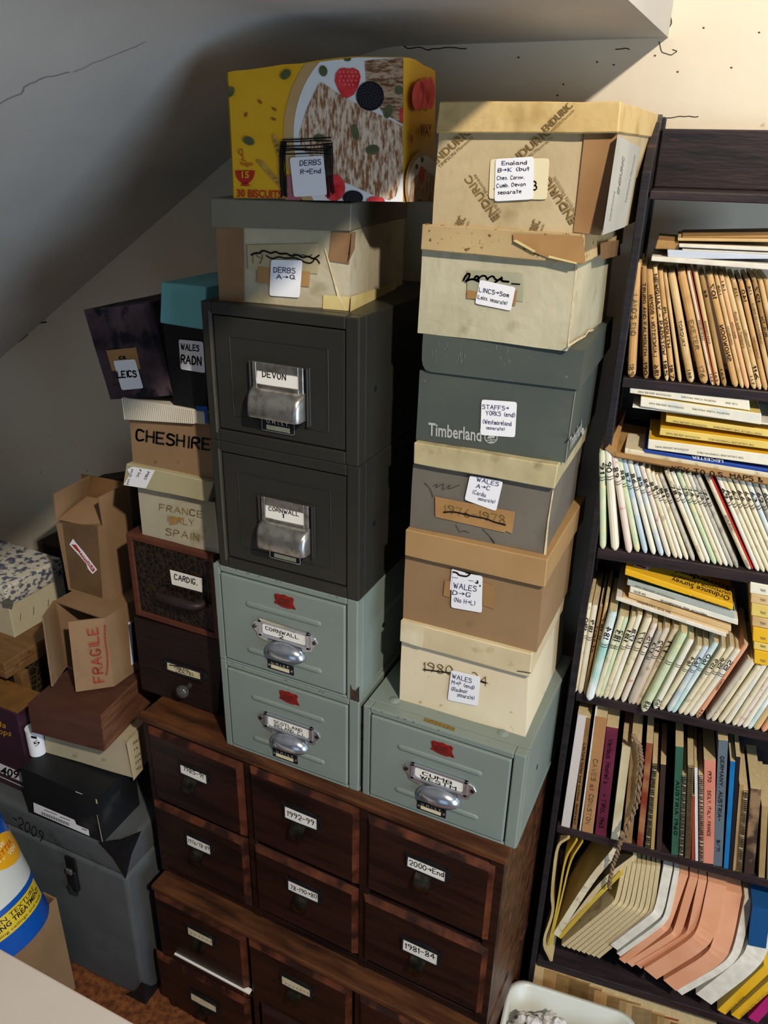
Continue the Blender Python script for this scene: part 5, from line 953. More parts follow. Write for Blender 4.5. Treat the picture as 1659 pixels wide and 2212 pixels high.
TAN2 = mat('map_cover_straw', '#c2a06c', '#ceb07e', .65, 22, rand=True, c3='#a98653', s3=18, lo3=.56, hi3=.7, bump=.15, bscale=60)
TAN3 = mat('map_cover_brown', '#94703f', '#a37f4d', .7, 22, rand=True, c3='#7d5c32', s3=18, lo3=.56, hi3=.7, bump=.15, bscale=60)
PEACH = mat('peach_cover', '#cf8f69', '#d79b77', .65, 12, rand=True); ORANGE = mat('orange_edge', '#c4511f', rough=.6); REDE = mat('red_cover', '#c42c1c', rough=.45)
PAGE = mat('page_edges', '#cbb88e', '#b8a377', .8, 90, stretch=(14, 1, 1), rand=True); WHITEP = mat('white_pages', '#d9d3c4', '#cbc4b3', .7, 60, rand=True)
YELM = mat('yellow_map_cover', '#d9a51c', '#e0b02c', .4, 12, rand=True); YELP = mat('pale_yellow_cover', '#d8bf6a', '#cdb25a', .5, 14, rand=True)
def pxw(u, v, S): return (S(u + 1, v) - S(u, v)).length
def upright(name, label, cat, tp, bp, wpx, m, zs, yo=0.0, dep=.122, texts=(), group=None, rnd=.35, edge=None, arcs=None, lift=0, flat=False, pagetop=None, fit=False):
    S = Surf(bkc, (0, yo, 0), (0, -1, 0)); t, b = S(*tp), S(*bp)
    if fit: b = t + (b - t) * ((t.z - zs) / (t.z - b.z))
    a = (t - b).normalized(); n = Vector((a.z, 0, -a.x)); L = (t - b).length; wd = wpx * pxw(*bp, S)
    low = b.z - abs(n.z) * wd / 2; dz = zs + lift - low; b = b + Vector((0, 0, dz))
    o_loc = BM @ b
    prof = [(-.5, dep), (-.5, wd * .4), (-.38, wd * .12), (-.15, 0), (.15, 0), (.38, wd * .12), (.5, wd * .4), (.5, dep)] if not flat else [(-.5, dep), (-.5, .001), (-.46, 0), (.46, 0), (.5, .001), (.5, dep)]
    mb = MB(); rows = []
    for f, sc2 in (((0, .55), (.025, .95), (.05, 1), (.96, 1), (1, .8)) if not flat else ((0, 1), (1, 1))):
        rows.append([a * (L * f) + n * (wd * s * sc2) + Vector((0, y + (wd * .25 * (1 - sc2) if y < dep else 0), 0)) for s, y in prof])
    k = len(prof)
    for i in range(len(rows) - 1): mb.add(rows[i] + rows[i + 1], [(j, (j + 1) % k, k + (j + 1) % k, k + j) for j in range(k)])
    mb.add(rows[0], [tuple(range(k))[::-1]], 1); mb.add(rows[-1], [tuple(range(k))], 1)
    ob = mb.build(name, [m, pagetop or PAGE], None); ob.location = o_loc; ob.rotation_euler = (0, 0, BY); tag(ob, label, cat, group)
    fn_ = lambda f, s, off: a * (L * (1 - f)) + n * (wd * s) + Vector((0, -off, 0))
    for tx in texts:   # (text, from, to, size, colour, hand?, flip)
        txt, f0, f1, hs, mt, hand, flip = tx
        if flip: mp = lambda x, y: fn_(f1 + (f0 - f1) * x, -(hs / 2 - hs * y), .0009)
        else: mp = lambda x, y: fn_(f0 + (f1 - f0) * x, (hs / 2 - hs * y) * -1 if False else (y - .5) * hs, .0009)
        q = MB()
        if hand:
            st, W = strokes(txt); ribbons(q, st, .15, lambda x, y: mp(x / W, y))
        else: vs_, fs_ = glyphmesh(txt); q.add([mp(*v) for v in vs_], fs_)
        q.build('spine_lettering', mt, ob, normals=False)
    if arcs:
        q = MB()
        for f in arcs: ribbons(q, [[(-.5 + i / 8, f + .014 * math.sin(math.pi * i / 8)) for i in range(9)]], .006, lambda s, f2: fn_(f2, s, .0009 - .2 * wd * max(0, abs(s) - .3)))
        q.build('spine_rings', INK, ob, normals=False)
    if edge: MB().hexa([fn_(f, s, o_) for f, s, o_ in ((1, .30, .0006), (1, .5, .0006), (0, .5, .0006), (0, .30, .0006), (1, .30, -.03), (1, .51, -.03), (0, .51, -.03), (0, .30, -.03))]).build('cover_edge', edge, ob)
    return ob
# ---- tan maps on the upper shelf
S1 = cr(1280, 240, 3.567); z1 = SH['s1'][0]; G1 = 'old cloth backed maps on the upper shelf'
K = INK
tans = [((345, 1150), (300, 2035), 72, TAN, 'wide tan map lettered Lands End 189, first on the upper shelf', [("LAND'S END", .27, .62, .5, PENCIL, 1, 0), ('189', .88, .98, .5, PENCIL, 1, 0)]),
        ((398, 1185), (412, 2050), 46, TAN3, 'brown map lettered Truro and Falmouth 190 on the upper shelf', [('TRURO AND FALMOUTH', .14, .78, .5, K, 1, 0), ('190', .85, .96, .6, K, 1, 0)]),
        ((440, 1215), (500, 2060), 62, TAN, 'tan map lettered Launceston 186, inverted, on the upper shelf', [('LAUNCESTON + BODMIN', .22, .78, .42, K, 1, 1), ('186', .86, .96, .5, K, 1, 1)]),
        ((482, 1190), (575, 2065), 36, TAN2, 'tan map lettered Newquay Padstow 185 in heavy marker', [('NEWQUAY - PADSTOW', .06, .76, .75, K, 1, 0), ('185', .82, .95, .75, K, 1, 0)]),
        ((530, 1190), (625, 2040), 42, TAN, 'tan map lettered Plymouth 187 in heavy marker', [('PLYMOUTH', .32, .68, .6, K, 1, 0), ('187', .85, .97, .6, K, 1, 0)]),
        ((568, 1190), (685, 2030), 30, TAN2, 'thin straw map between the Plymouth and Torquay maps', []),
        ((612, 1225), (765, 2065), 64, TAN2, 'greyish map lettered Torquay 188 on the upper shelf', [('TORQUAY', .42, .66, .42, K, 0, 0), ('188', .88, .96, .42, K, 0, 0)]),
        ((690, 1210), (870, 2070), 74, TAN, 'broad tan map faintly lettered Exeter 176', [('EXETER', .42, .68, .4, PENCIL, 1, 0), ('176', .84, .94, .4, PENCIL, 1, 0)]),
        ((748, 1195), (935, 2075), 36, MAPC, 'pale orange edged map lettered Minehead 164', [('MINEHEAD', .42, .6, .45, K, 0, 0), ('164', .9, .97, .5, K, 0, 0)]),
        ((800, 1205), (975, 2080), 38, TAN2, 'straw map lettered Barnstaple 163 on the upper shelf', [('BARNSTAPLE', .42, .62, .4, K, 0, 0), ('163', .88, .96, .5, K, 0, 0)]),
        ((850, 1245), (1025, 2090), 42, TAN3, 'dull brown map numbered 165 on the upper shelf', [('165', .84, .94, .5, K, 0, 0), ('88', .12, .18, .5, K, 1, 0)]),
        ((905, 1250), (1108, 2110), 58, TAN, 'tan map lettered Snowdon 107 in black marker', [('107', .08, .2, .5, K, 1, 1), ('SNOWDON', .44, .76, .5, K, 1, 1)]),
        ((958, 1245), (1160, 2110), 36, TAN2, 'straw map lettered Denbigh 108 on the upper shelf', [('108', .08, .16, .5, K, 0, 1), ('DENBIGH', .44, .6, .4, K, 0, 1)]),
        ((998, 1250), (1200, 2115), 40, mat('peach_tan', '#cf9c6c', '#d9ab7e', .65, 14), 'peach map lettered Brecon 141 on the upper shelf', [('141', .04, .12, .5, K, 0, 1), ('BRECON', .4, .54, .4, K, 0, 1)]),
        ((1040, 1250), (1255, 2110), 46, TAN2, 'straw map numbered 117 low on its spine', [('117', .88, .96, .5, K, 0, 0), ('Ross and Tenbury', .3, .62, .4, PENCIL, 1, 0)]),
        ((1095, 1250), (1300, 2100), 42, TAN2, 'straw map numbered 115 and 116 on the upper shelf', [('115', .07, .14, .5, K, 0, 1), ('116', .78, .9, .6, K, 1, 0), ('PWLLHELI', .45, .6, .38, K, 0, 1)]),
        ((1150, 1265), (1345, 2110), 42, TAN, 'tan map numbered 140 on the upper shelf', [('140', .08, .18, .6, K, 1, 1), ('LLANDOVERY', .5, .7, .35, K, 0, 1)]),
        ((1205, 1265), (1395, 2120), 42, TAN2, 'straw map lettered Llandrindod Wells 128', [('128', .05, .12, .5, K, 0, 1), ('LLANDRINDOD WELLS', .2, .56, .36, K, 0, 1)]),
        ((1252, 1260), (1440, 2130), 38, TAN3, 'brown map numbered 127 at the right edge of the upper shelf', [('127', .07, .2, .6, K, 1, 1), ('BUILTH', .33, .5, .5, K, 1, 1)]),
        ((1300, 1270), (1490, 2135), 44, TAN2, 'straw map second from the right edge of the upper shelf', []),
        ((1345, 1270), (1535, 2140), 44, TAN, 'tan map cut by the right edge of the upper shelf', [])]
for tp, bp, wp, m, lab, tx in tans: upright('folded_map', lab, 'map', S1(*tp), S1(*bp), wp / 3.567 * .93, m, z1, .006, texts=tx, group=G1, edge=ORANGE if 'Minehead' in lab else None)
def slab(name, label, cat, quad, dep, m, yo=0, group=None, mt2=None, bev=.0012, texts=(), y1=None, parts=()):
    S = Surf(bkc, (0, yo, 0), (0, -1, 0)); q = [S(*p) for p in quad]; b = q[0].copy(); o_loc = BM @ b
    pts = [p - b for p in q]; mb = MB().hexa(pts + [p + Vector((0, dep, 0)) for p in pts])
    mb.m[4] = 1
    ob = mb.build(name, [m, mt2 or m], None, bev=bev, seg=2); ob.location = o_loc; ob.rotation_euler = (0, 0, BY); tag(ob, label, cat, group)
    S2 = Surf(ob, (0, 0, 0), (0, -1, 0))
    for t_ in texts: (ink if t_[-1] == 'h' else prt)(ob, S2, [t_[:-2]], t_[-2], off=.0008, name='spine_lettering')
    return ob, S2
def r4(C, x0, y0, x1, y1, x2, y2, x3, y3): return [C(x0, y0), C(x1, y1), C(x2, y2), C(x3, y3)]
GS = 'papers lying on the tan maps'
slab('folded_map', 'thick cream map lying lowest across the tan maps', 'map', r4(S1, 450, 1155, 1460, 1232, 1460, 1185, 455, 1118), .12, WHITEP, 0, GS)
slab('paper_sheet', 'pale blue bent sheet lying across the tan maps', 'paper', r4(S1, 580, 1140, 1460, 1140, 1460, 1112, 575, 1068), .12, mat('pale_blue_paper', '#aeb6c4', '#c2c8d2', .5, 9), .004, GS)
slab('booklet', 'thin cream booklet lying over the blue bent sheet', 'booklet', r4(S1, 690, 1078, 1460, 1110, 1460, 1092, 690, 1058), .12, WHITEP, .008, GS)
slab('booklet', 'white ruled booklet lying just above the thin cream booklet', 'booklet', r4(S1, 665, 1050, 1460, 1085, 1460, 1052, 665, 1022), .12, WHITEP, .004, GS)
slab('folded_map', 'small brown card wallet lying left in the paper pile', 'wallet', r4(S1, 480, 1062, 665, 1068, 665, 1005, 500, 992), .11, TAN3, .012, GS)
slab('folded_map', 'long tan map lying on top of the paper pile', 'map', r4(S1, 655, 1000, 1460, 1012, 1460, 985, 655, 978), .12, TAN2, .006, GS)
slab('folded_map', 'topmost straw map of the paper pile under the upper board', 'map', r4(S1, 690, 980, 1460, 980, 1460, 955, 690, 966), .12, TAN3, .01, GS)
def words(n):
    one = ' one two three four five six seven eight nine ten eleven twelve thirteen fourteen fifteen sixteen seventeen eighteen nineteen'.split(' '); ten = '  twenty thirty forty fifty sixty seventy eighty ninety'.split(' ')
    if n >= 100: return 'one hundred and ' + words(n - 100)
    return one[n] if n < 20 else ten[n // 10] + ('-' + one[n % 10] if n % 10 else '')
TINT = {'map_cover_white': 'white', 'map_cover_cream': 'cream', 'map_cover_green': 'pale green', 'map_cover_blue': 'pale blue', 'map_cover_pink': 'pinkish', 'map_cover_teal': 'teal tinted', 'map_cover_grey': 'greyish', 'map_cover_straw': 'straw'}
# ---- numbered white maps on the middle shelf
S2c = cr(1280, 800, 4.377); z2 = SH['s2'][0]; G2 = 'numbered maps on the middle shelf'
mid = [(91, 90, 760, 95, 1690, 64, MAPG), (90, 135, 790, 205, 1750, 80, MAPW), (89, 190, 850, 338, 1775, 66, MAPP), (88, 245, 860, 420, 1750, 58, MAPG), (87, 292, 880, 495, 1760, 52, MAPB), (86, 342, 900, 572, 1785, 54, MAPW), (85, 400, 920, 648, 1785, 54, MAPB), (84, 455, 940, 715, 1800, 52, MAPP), (83, 510, 960, 783, 1800, 52, MAPC), (82, 560, 970, 835, 1785, 46, MAPW), (81, 600, 985, 895, 1790, 44, MAPC), (80, 640, 985, 955, 1800, 44, MAPGR),
       (78, 690, 990, 1040, 1855, 56, MAPC), (76, 745, 1000, 1090, 1860, 46, MAPW), (75, 800, 1010, 1148, 1880, 52, MAPG), (74, 850, 1020, 1205, 1890, 48, MAPC), (73, 900, 1020, 1257, 1895, 48, MAPW), (72, 945, 1022, 1312, 1885, 44, MAPGR), (71, 985, 1025, 1362, 1900, 42, MAPGR), (70, 1040, 1040, 1465, 1985, 66, MAPC), (69, 1150, 1060, 1545, 1985, 50, MAPW), (68, 1200, 1065, 1600, 1980, 48, MAPC), (67, 1250, 1065, 1655, 1990, 48, MAPC), (66, 1310, 1070, 1705, 2000, 48, MAPC), (64, 1370, 1080, 1760, 2010, 50, MAPC), (63, 1430, 1085, 1815, 2020, 50, MAPB), (62, 1490, 1090, 1868, 2030, 50, MAPGR), (60, 1555, 1095, 1920, 2040, 52, MAPW), (59, 1615, 1105, 1975, 2050, 48, MAPC)]
for i, (no, tx, ty_, bx, by, wp, m) in enumerate(mid):
    f0 = .12 + min(i, 12) * .003
    t_ = [(str(no), f0, f0 + .095, .62, INK, 1, 0)] if no != 70 else [('70', .06, .11, .5, INK, 0, 0), ('JEDBURGH', .45, .6, .35, INK, 0, 0), ('Ordnance', .9, .97, .3, INK, 0, 0)]
    upright('folded_map', (f'{TINT[m.name]} map numbered {words(no)}, upright on the middle shelf' if no != 70 else 'cream map numbered 70 with a red edge, upright on the middle shelf'), 'map', S2c(tx, ty_), S2c(bx, by), wp / 4.377 * .95, m, z2, -.002 if i < 3 else .006, texts=t_, group=G2, arcs=(f0 + .13, f0 + .155) if no != 70 else None, edge=REDE if no == 70 else None)
OLM = lambda C, xa, ya, xb, yb_, hh_: [('OUTDOOR LEISURE MAP', C(xb, yb_), C(xa, ya), 5, (0, hh_), mat('grey_ink', '#6d675a'), 'p')]
GT = 'maps lying flat above the middle shelf row'
# tray folder of brown card
kt = thing('card_folder', 'brown card folder lettered Key to O.S. Maps, lying on the numbered maps', 'folder', BKO + Vector((0, 0, 0)), BY)
KS = Surf(kt, (0, -.004, 0), (0, -1, 0)); q = [KS(*S2c(*p)) for p in ((200, 822), (1760, 1108), (1760, 1040), (195, 770))]
m = MB().hexa(q + [p + Vector((0, .003, 0)) for p in q]); ff = m.build('front_edge', GTAPE, kt)
q5 = [KS(*S2c(*p)) for p in ((200, 822), (1760, 1108))]; b5 = Vector((q5[0].x - .012, .115, q5[0].z + .02))
MB().hexa([q5[0], q5[1], q5[1] + Vector((0, 0, .002)), q5[0] + Vector((0, 0, .002)), b5, q5[1] + Vector((0, .12, .01)), q5[1] + Vector((0, .12, .012)), b5 + Vector((0, 0, .002))]).build('base_sheet', TAN3, kt)
lp = KS(*S2c(120, 740)); MB().hexa([Vector((lp.x, -.004, lp.z)), q5[0] + Vector((.004, 0, 0)), q[3] + Vector((.004, 0, 0)), Vector((lp.x + .004, -.004, lp.z + .006)), Vector((lp.x + .012, .115, lp.z + .02)), b5, b5 + Vector((0, 0, .016)), Vector((lp.x + .02, .115, lp.z + .03))]).build('left_flap', GTAPE, kt)
ink(ff, KS, [('KEY TO O.S. MAPS &', S2c(760, 948), S2c(1610, 1060), 10, (-1, -10))], INK, .15, .0008)
slab('folded_map', 'cream map with orange spot lying lowest left in the card folder', 'map', r4(S2c, 300, 800, 1760, 1040, 1760, 985, 305, 735), .115, MAPC, .004, GT)
slab('folded_map', 'blue Leicester map lying on the cream map in the card folder', 'map', r4(S2c, 480, 790, 1760, 985, 1760, 950, 485, 745), .115, mat('blue_cover', '#1d3f8c', rough=.45), .004, GT, texts=[('LEICESTER', S2c(1235, 850), S2c(940, 808), 6, (0, 6), STICK, 'p')])
slab('folded_map', 'white spined Cuillin Hills map with yellow top, above the blue map', 'map', r4(S2c, 520, 742, 1760, 915, 1760, 810, 528, 650), .11, MAPW, .0, GT, YELM, texts=[('OUTDOOR LEISURE MAPS', S2c(910, 745), S2c(595, 712), 4, (0, 4), mat('grey_ink', '#6d675a'), 'p'), ('THE CUILLIN AND TORRIDON HILLS', S2c(1430, 820), S2c(990, 768), 4, (0, 4), mat('grey_ink', '#6d675a'), 'p')])
slab('folded_map', 'yellow Cuillin Hills map lying above the white spined one', 'map', r4(S2c, 630, 612, 1760, 760, 1760, 690, 640, 545), .11, YELP, .006, GT, YELM, texts=[('OUTDOOR LEISURE MAPS', S2c(1020, 632), S2c(695, 585), 4, (0, 4), mat('grey_ink', '#6d675a'), 'p'), ('THE CUILLIN AND TORRIDON HILLS', S2c(1530, 700), S2c(1095, 642), 4, (0, 4), mat('grey_ink', '#6d675a'), 'p')])
slab('folded_map', 'buff Cairngorms map lying above the yellow Cuillin map', 'map', r4(S2c, 690, 488, 1760, 645, 1760, 580, 695, 428), .11, YELP, .01, GT, YELM, texts=[('OUTDOOR LEISURE MAP', S2c(1085, 520), S2c(760, 470), 4, (0, 4), mat('grey_ink', '#6d675a'), 'p'), ('HIGH TOPS OF THE CAIRNGORMS', S2c(1600, 595), S2c(1145, 525), 4, (0, 4), mat('grey_ink', '#6d675a'), 'p')])
slab('folded_map', 'thin curled white cover lying under the second North York Moors map', 'map', r4(S2c, 375, 352, 1760, 530, 1760, 515, 378, 335), .11, WHITEP, .004, GT, bev=.0005)
slab('folded_map', 'second white North York Moors map from the top of the flat pile', 'map', r4(S2c, 450, 342, 1592, 515, 1598, 410, 456, 252), .11, MAPW, .0, GT, YELP, texts=[('OUTDOOR LEISURE MAP', S2c(865, 348), S2c(535, 300), 4, (0, 4), mat('grey_ink', '#6d675a'), 'p'), ('NORTH YORK MOORS', S2c(1295, 405), S2c(945, 355), 4, (0, 4), mat('grey_ink', '#6d675a'), 'p')])
slab('folded_map', 'topmost white North York Moors map of the flat pile', 'map', r4(S2c, 350, 215, 1490, 382, 1480, 275, 358, 122), .10, MAPW, .004, GT, YELP, texts=[('OUTDOOR LEISURE MAP', S2c(745, 232), S2c(430, 192), 4, (0, 4), mat('grey_ink', '#6d675a'), 'p'), ('NORTH YORK MOORS', S2c(1165, 285), S2c(840, 240), 4, (0, 4), mat('grey_ink', '#6d675a'), 'p'), ('1:25 000', S2c(1370, 312), S2c(1260, 298), 4, (0, 4), mat('grey_ink', '#6d675a'), 'p')])
# ---- leaning numbered maps on the lower shelf
S3 = cr(1200, 1180, 3.614); z3 = SH['s3'][0]; G3 = 'leaning maps on the lower map shelf'
low = [('190', 265, 430, 150, 1130, 44, MAPC), ('189', 308, 460, 190, 1150, 46, MAPW), ('', 360, 440, 232, 1130, 24, TAN3), ('187', 405, 400, 262, 1130, 28, TAN2), ('184', 452, 500, 262, 1195, 66, MAPT), ('183', 535, 460, 335, 1100, 46, MAPC), ('182', 556, 530, 350, 1160, 42, MAPG), ('181', 615, 540, 385, 1180, 44, MAPC), ('178', 660, 540, 420, 1200, 44, MAPW), ('177', 735, 540, 470, 1190, 54, MAPC), ('175', 785, 570, 530, 1190, 46, MAPP), ('173', 830, 590, 588, 1170, 40, MAPGR), ('172', 882, 600, 610, 1200, 50, MAPP), ('171', 950, 620, 645, 1220, 50, MAPC), ('168', 1012, 650, 690, 1270, 62, MAPG),
       ('165', 1080, 650, 790, 1200, 50, MAPW), ('164', 1150, 680, 840, 1190, 46, MAPC), ('163', 1200, 690, 900, 1210, 48, MAPB), ('160', 1268, 710, 925, 1260, 48, MAPT), ('159', 1330, 740, 980, 1260, 44, MAPC), ('156', 1398, 720, 1022, 1260, 46, MAPC), ('155', 1440, 780, 1062, 1305, 54, MAPW), ('154', 1500, 735, 1112, 1310, 42, PEACH), ('153', 1540, 800, 1202, 1280, 44, MAPGR), ('152', 1570, 830, 1240, 1315, 46, MAPC), ('151', 1605, 890, 1292, 1335, 46, MAPC), ('150', 1645, 910, 1335, 1390, 54, MAPW), ('149', 1690, 930, 1392, 1390, 44, MAPC), ('148', 1730, 950, 1425, 1410, 44, MAPP), ('147', 1770, 970, 1468, 1430, 46, MAPW), ('146', 1810, 990, 1508, 1440, 44, MAPT), ('145', 1850, 1010, 1555, 1460, 60, TAN2), ('144', 1890, 1030, 1615, 1470, 50, PEACH), ('143', 1930, 1050, 1665, 1480, 50, MAPC), ('142', 1970, 1070, 1715, 1490, 50, MAPC)]
for i, (no, tx, ty_, bx, by, wp, m) in enumerate(low):
    t_ = [(no, .16, .29, .6, INK, 1, 1)] if no and no not in ('154', '168', '165') else ([('CARDIFF', .45, .6, .4, INK, 0, 0), ('154', .88, .97, .5, INK, 0, 1)] if no == '154' else [(no, .86, .95, .6, INK, 1, 1)] if no else [('Trail to', .2, .5, .6, INK, 1, 0)])
    kind = {'184': 'white and teal map numbered 184, jutting forward on the lower map shelf', '168': 'pale green map numbered 168, jutting forward on the lower map shelf', '154': 'peach map lettered Cardiff 154 on the lower map shelf', '': 'narrow brown wallet between the maps numbered 189 and 187'}.get(no) or f'{TINT.get(m.name, "")} leaning map numbered {words(int(no))}, on the lower map shelf'
    hid = no in ('149', '148', '147', '146', '145', '144', '143', '142', '150', '151', '152', '153')
    if hid: t_ = []; kind = f'unmarked leaning map, {("first","second","third","fourth","fifth","sixth","seventh","eighth","ninth","tenth","eleventh","twelfth")[153 - int(no)]} to the right of the peach map'
    upright('folded_map', kind, 'map', S3(tx, ty_), S3(bx, by), wp / 3.614 * .95, m, z3, (-.014 if no in ('184', '168') else .002), texts=t_, group=G3, arcs=(.34, .365) if no and not hid and no != '154' else None, edge=None)
G4 = 'maps lying on the leaning maps'
gi = mat('grey_ink', '#6d675a')
slab('folded_map', 'long white map lying lowest on the leaning maps', 'map', r4(S3, 468, 420, 1332, 712, 1334, 682, 472, 392), .12, WHITEP, .002, G4)
slab('folded_map', 'buff map lettered Six Inch, second from the bottom on the leaning maps', 'map', r4(S3, 520, 420, 1350, 690, 1352, 662, 522, 392), .12, TAN2, .006, G4)
slab('folded_map', 'brown buff map in the middle of the pile on the leaning maps', 'map', r4(S3, 568, 400, 1370, 668, 1372, 628, 570, 362), .12, TAN2, .006, G4, texts=[('Six inch Llangollen', S3(900, 512), S3(640, 425), 5, (0, 5), INK, 'p')])
slab('folded_map', 'white Padstow map lying under the green edged grey map', 'map', r4(S3, 578, 358, 1424, 618, 1426, 575, 582, 312), .11, MAPW, .006, G4, texts=[('PADSTOW AND WADEBRIDGE', S3(1180, 528), S3(820, 415), 5, (0, 5), INK, 'p'), ('SW 87/97', S3(705, 372), S3(612, 340), 5, (0, 5), INK, 'p')])
slab('folded_map', 'grey green edged map lying under the yellow Snowdonia map', 'map', r4(S3, 556, 302, 1400, 570, 1404, 510, 562, 258), .105, mat('grey_map', '#9aa096', '#a8ada4', .5, 9), .006, G4, mat('dark_green_edge', '#1f4a33'), texts=[('OUTDOOR LEISURE MAP', S3(930, 405), S3(620, 300), 4, (0, 4), gi, 'p')])
ob, sF = slab('folded_map', 'bright yellow Snowdonia map lying on top of the leaning maps', 'map', r4(S3, 540, 222, 1385, 500, 1388, 455, 545, 175), .105, YELM, .0, G4, YELM, texts=[('OUTDOOR LEISURE 17', S3(750, 290), S3(560, 225), 4, (0, 4), INK, 'p'), ('OUTDOOR LEISURE 17', S3(1350, 478), S3(1020, 370), 4, (0, 4), INK, 'p')])
zq = max(v.co.z for v in ob.data.vertices); tq = [v.co for v in ob.data.vertices]
tl = Vector(sF(*S3(545, 175))); tr_ = Vector(sF(*S3(1388, 455))); nrm = (tr_ - tl).cross(Vector((0, 1, 0))).normalized(); nrm = nrm if nrm.z > 0 else -nrm
TS = Surf(ob, tl + nrm * .0002, nrm)
prt(ob, TS, [('Ordnance Survey', S3(1362, 392), S3(912, 240), 10, (-2, 10)), ('OUTDOOR LEISURE 17', S3(1370, 364), S3(903, 208), 5, (-1, 5)), ('Snowdonia', S3(1370, 318), S3(890, 152), 10, (-1, 10))], INK, .0008, 'cover_lettering')
decal(ob, 'cover_emblem', STICK, TS, [r4(S3, 605, 150, 720, 190, 735, 165, 620, 130)], .0008); decal(ob, 'cover_emblem_red', PRED, TS, [r4(S3, 620, 148, 700, 175, 712, 165, 640, 142)], .0014)
cols = [MAPW, TAN2, YELP, TAN2, YELM, YELP, YELM]; ys = [(280, 365), (368, 440), (443, 540), (545, 622), (628, 740), (745, 802), (808, 915)]
nm_ = ['topmost white', 'second orange edged', 'third pale yellow', 'fourth buff', 'fifth bright yellow', 'sixth pale yellow', 'lowest deep yellow']
for (ya, yb_), m, nn in zip(ys, cols, nm_):
    dx = (ya - 280) * .06
    slab('folded_map', f'{nn} map in the flat pile at the bookcase right edge', 'map', r4(S3, 1518 + dx, yb_ + 0, 1850, yb_ + 60, 1850, ya + 62, 1520 + dx, ya), .11, m, .0, 'flat maps at the right edge', texts=[('MAP', S3(1640, yb_ - 4), S3(1600, yb_ - 14), 5, (0, -6), gi, 'p')])
# ---- notebooks
S4 = cr(1180, 1480, 3.463); z4 = SH['s4'][0]; G5 = 'notebooks on the fourth shelf'
def plain(n_, c1, c2=None, r=.65): return mat(n_, c1, c2 or c1, r, 20, rand=True, bump=.08, bscale=80)
def nb(lab, tx, ty_, bx, by, wp, m, texts=(), dep=.12, yo=.004, cat='notebook', spiral=False, pt=None):
    ob = upright('notebook' if cat == 'notebook' else cat, lab, cat, S4(tx, ty_), S4(bx, by), wp / 3.463 * .94, m, z4, yo, dep, texts, G5, flat=True, pagetop=pt)
    if spiral:
        S = Surf(bkc, (0, yo, 0), (0, -1, 0)); t, b = S(*S4(tx, ty_)), S(*S4(bx, by)); L = (t - b).length; a = (t - b).normalized(); n = Vector((a.z, 0, -a.x)); r = wp / 3.463 * pxw(*S4(bx, by), S) * .46; k = int(L / .0042)
        MB().tube([a * (L * i / (k * 8)) + n * (r * math.cos(i * math.pi / 4)) + Vector((0, -.002 + -abs(r) * .5 * math.sin(i * math.pi / 4), 0)) for i in range(k * 8 + 1)], .0007, 4).build('wire_binding', mat('dull_wire', '#8f8672', '#6b6352', .4, 80, metal=1), ob)
    return ob
nb('pale lilac white notebook, first on the fourth shelf', 275, 190, 147, 1030, 68, plain('lilac_white', '#c9bfb8'))
nb('narrow brown notebook of lecture notes beside the lilac white one', 322, 190, 217, 1030, 36, plain('nb_brown', '#8c6538', '#7a5730'), [('Lecture notes and cuttings (motorway)', .22, .95, .45, INK, 1, 0)])
nb('thin white sheet standing between two brown notebooks', 380, 140, 256, 1065, 12, WHITEP, dep=.1, cat='paper')
nb('broad tan notebook lettered Caves at Coniston', 418, 190, 312, 1060, 88, plain('nb_tan', '#a3744a', '#b08255'), [('CAVES at CONISTON', .35, .92, .35, PENCIL, 1, 0)])
nb('maroon notebook lettered Various and Tirol 1963', 508, 240, 415, 1060, 86, plain('nb_maroon', '#5d1c33', '#6d253d'), [('Various, Hootelijk', .1, .5, .36, INK, 1, 0), ('+ TIROL 1963', .6, .92, .34, INK, 1, 0)])
nb('cream notebook next to the maroon one', 614, 385, 525, 1090, 66, plain('nb_cream', '#c9bd97', '#d4c9a6'))
ob7 = nb('tan notebook tied with string on the fourth shelf', 692, 340, 618, 1100, 74, plain('nb_tan3', '#9c7a4c', '#8a683e'))
nb('worn red brown notebook right of the string tied one', 780, 400, 705, 1175, 48, mat('nb_rust', '#7d2e1b', '#a06d45', .7, 30, rand=True))
nb('spiral notebook between red brown and tan notebooks', 822, 540, 765, 1178, 36, plain('nb_wirebrown', '#7b6848'), spiral=True)
nb('slim tan notebook beside the first spiral notebook', 852, 560, 815, 1130, 28, plain('nb_tan2', '#b79a5e', '#a88b50'))
nb('dark brown notebook left of the gap on the fourth shelf', 898, 490, 862, 1148, 40, plain('nb_dark', '#2f2018', '#3c2a20'))
nb('green notebook lettered Austria 1960', 985, 515, 950, 1318, 58, plain('nb_green', '#35604a', '#2d5541'), [('AUSTRIA 1960', .3, .8, .4, INK, 1, 0)], pt=PAGE)
nb('grey spiral notebook right of the green one', 1030, 690, 1005, 1300, 32, plain('nb_grey', '#6d675a'), spiral=True)
nb('tan spiral notebook right of the grey spiral one', 1080, 605, 1055, 1300, 44, plain('nb_kraft', '#a98a58'), spiral=True)
nb('short rust red notebook among the spiral notebooks', 1104, 820, 1100, 1300, 24, plain('nb_red', '#963a22'))
nb('thin white notebook among the spiral notebooks', 1124, 600, 1130, 1300, 24, plain('nb_white', '#d6d4d0'))
nb('white spiral notebook with red edge beside the pink one', 1160, 660, 1163, 1312, 34, plain('nb_whitered', '#cfc0b0', '#b05a48'), spiral=True)
nb('pink notebook lettered 1970 Sicily Italy France', 1228, 545, 1218, 1320, 86, plain('nb_pink', '#c97a62', '#cf856d'), [('1970', .1, .2, .28, INK, 1, 0), ('SICILY, ITALY, FRANCE', .28, .72, .26, INK, 1, 0)])
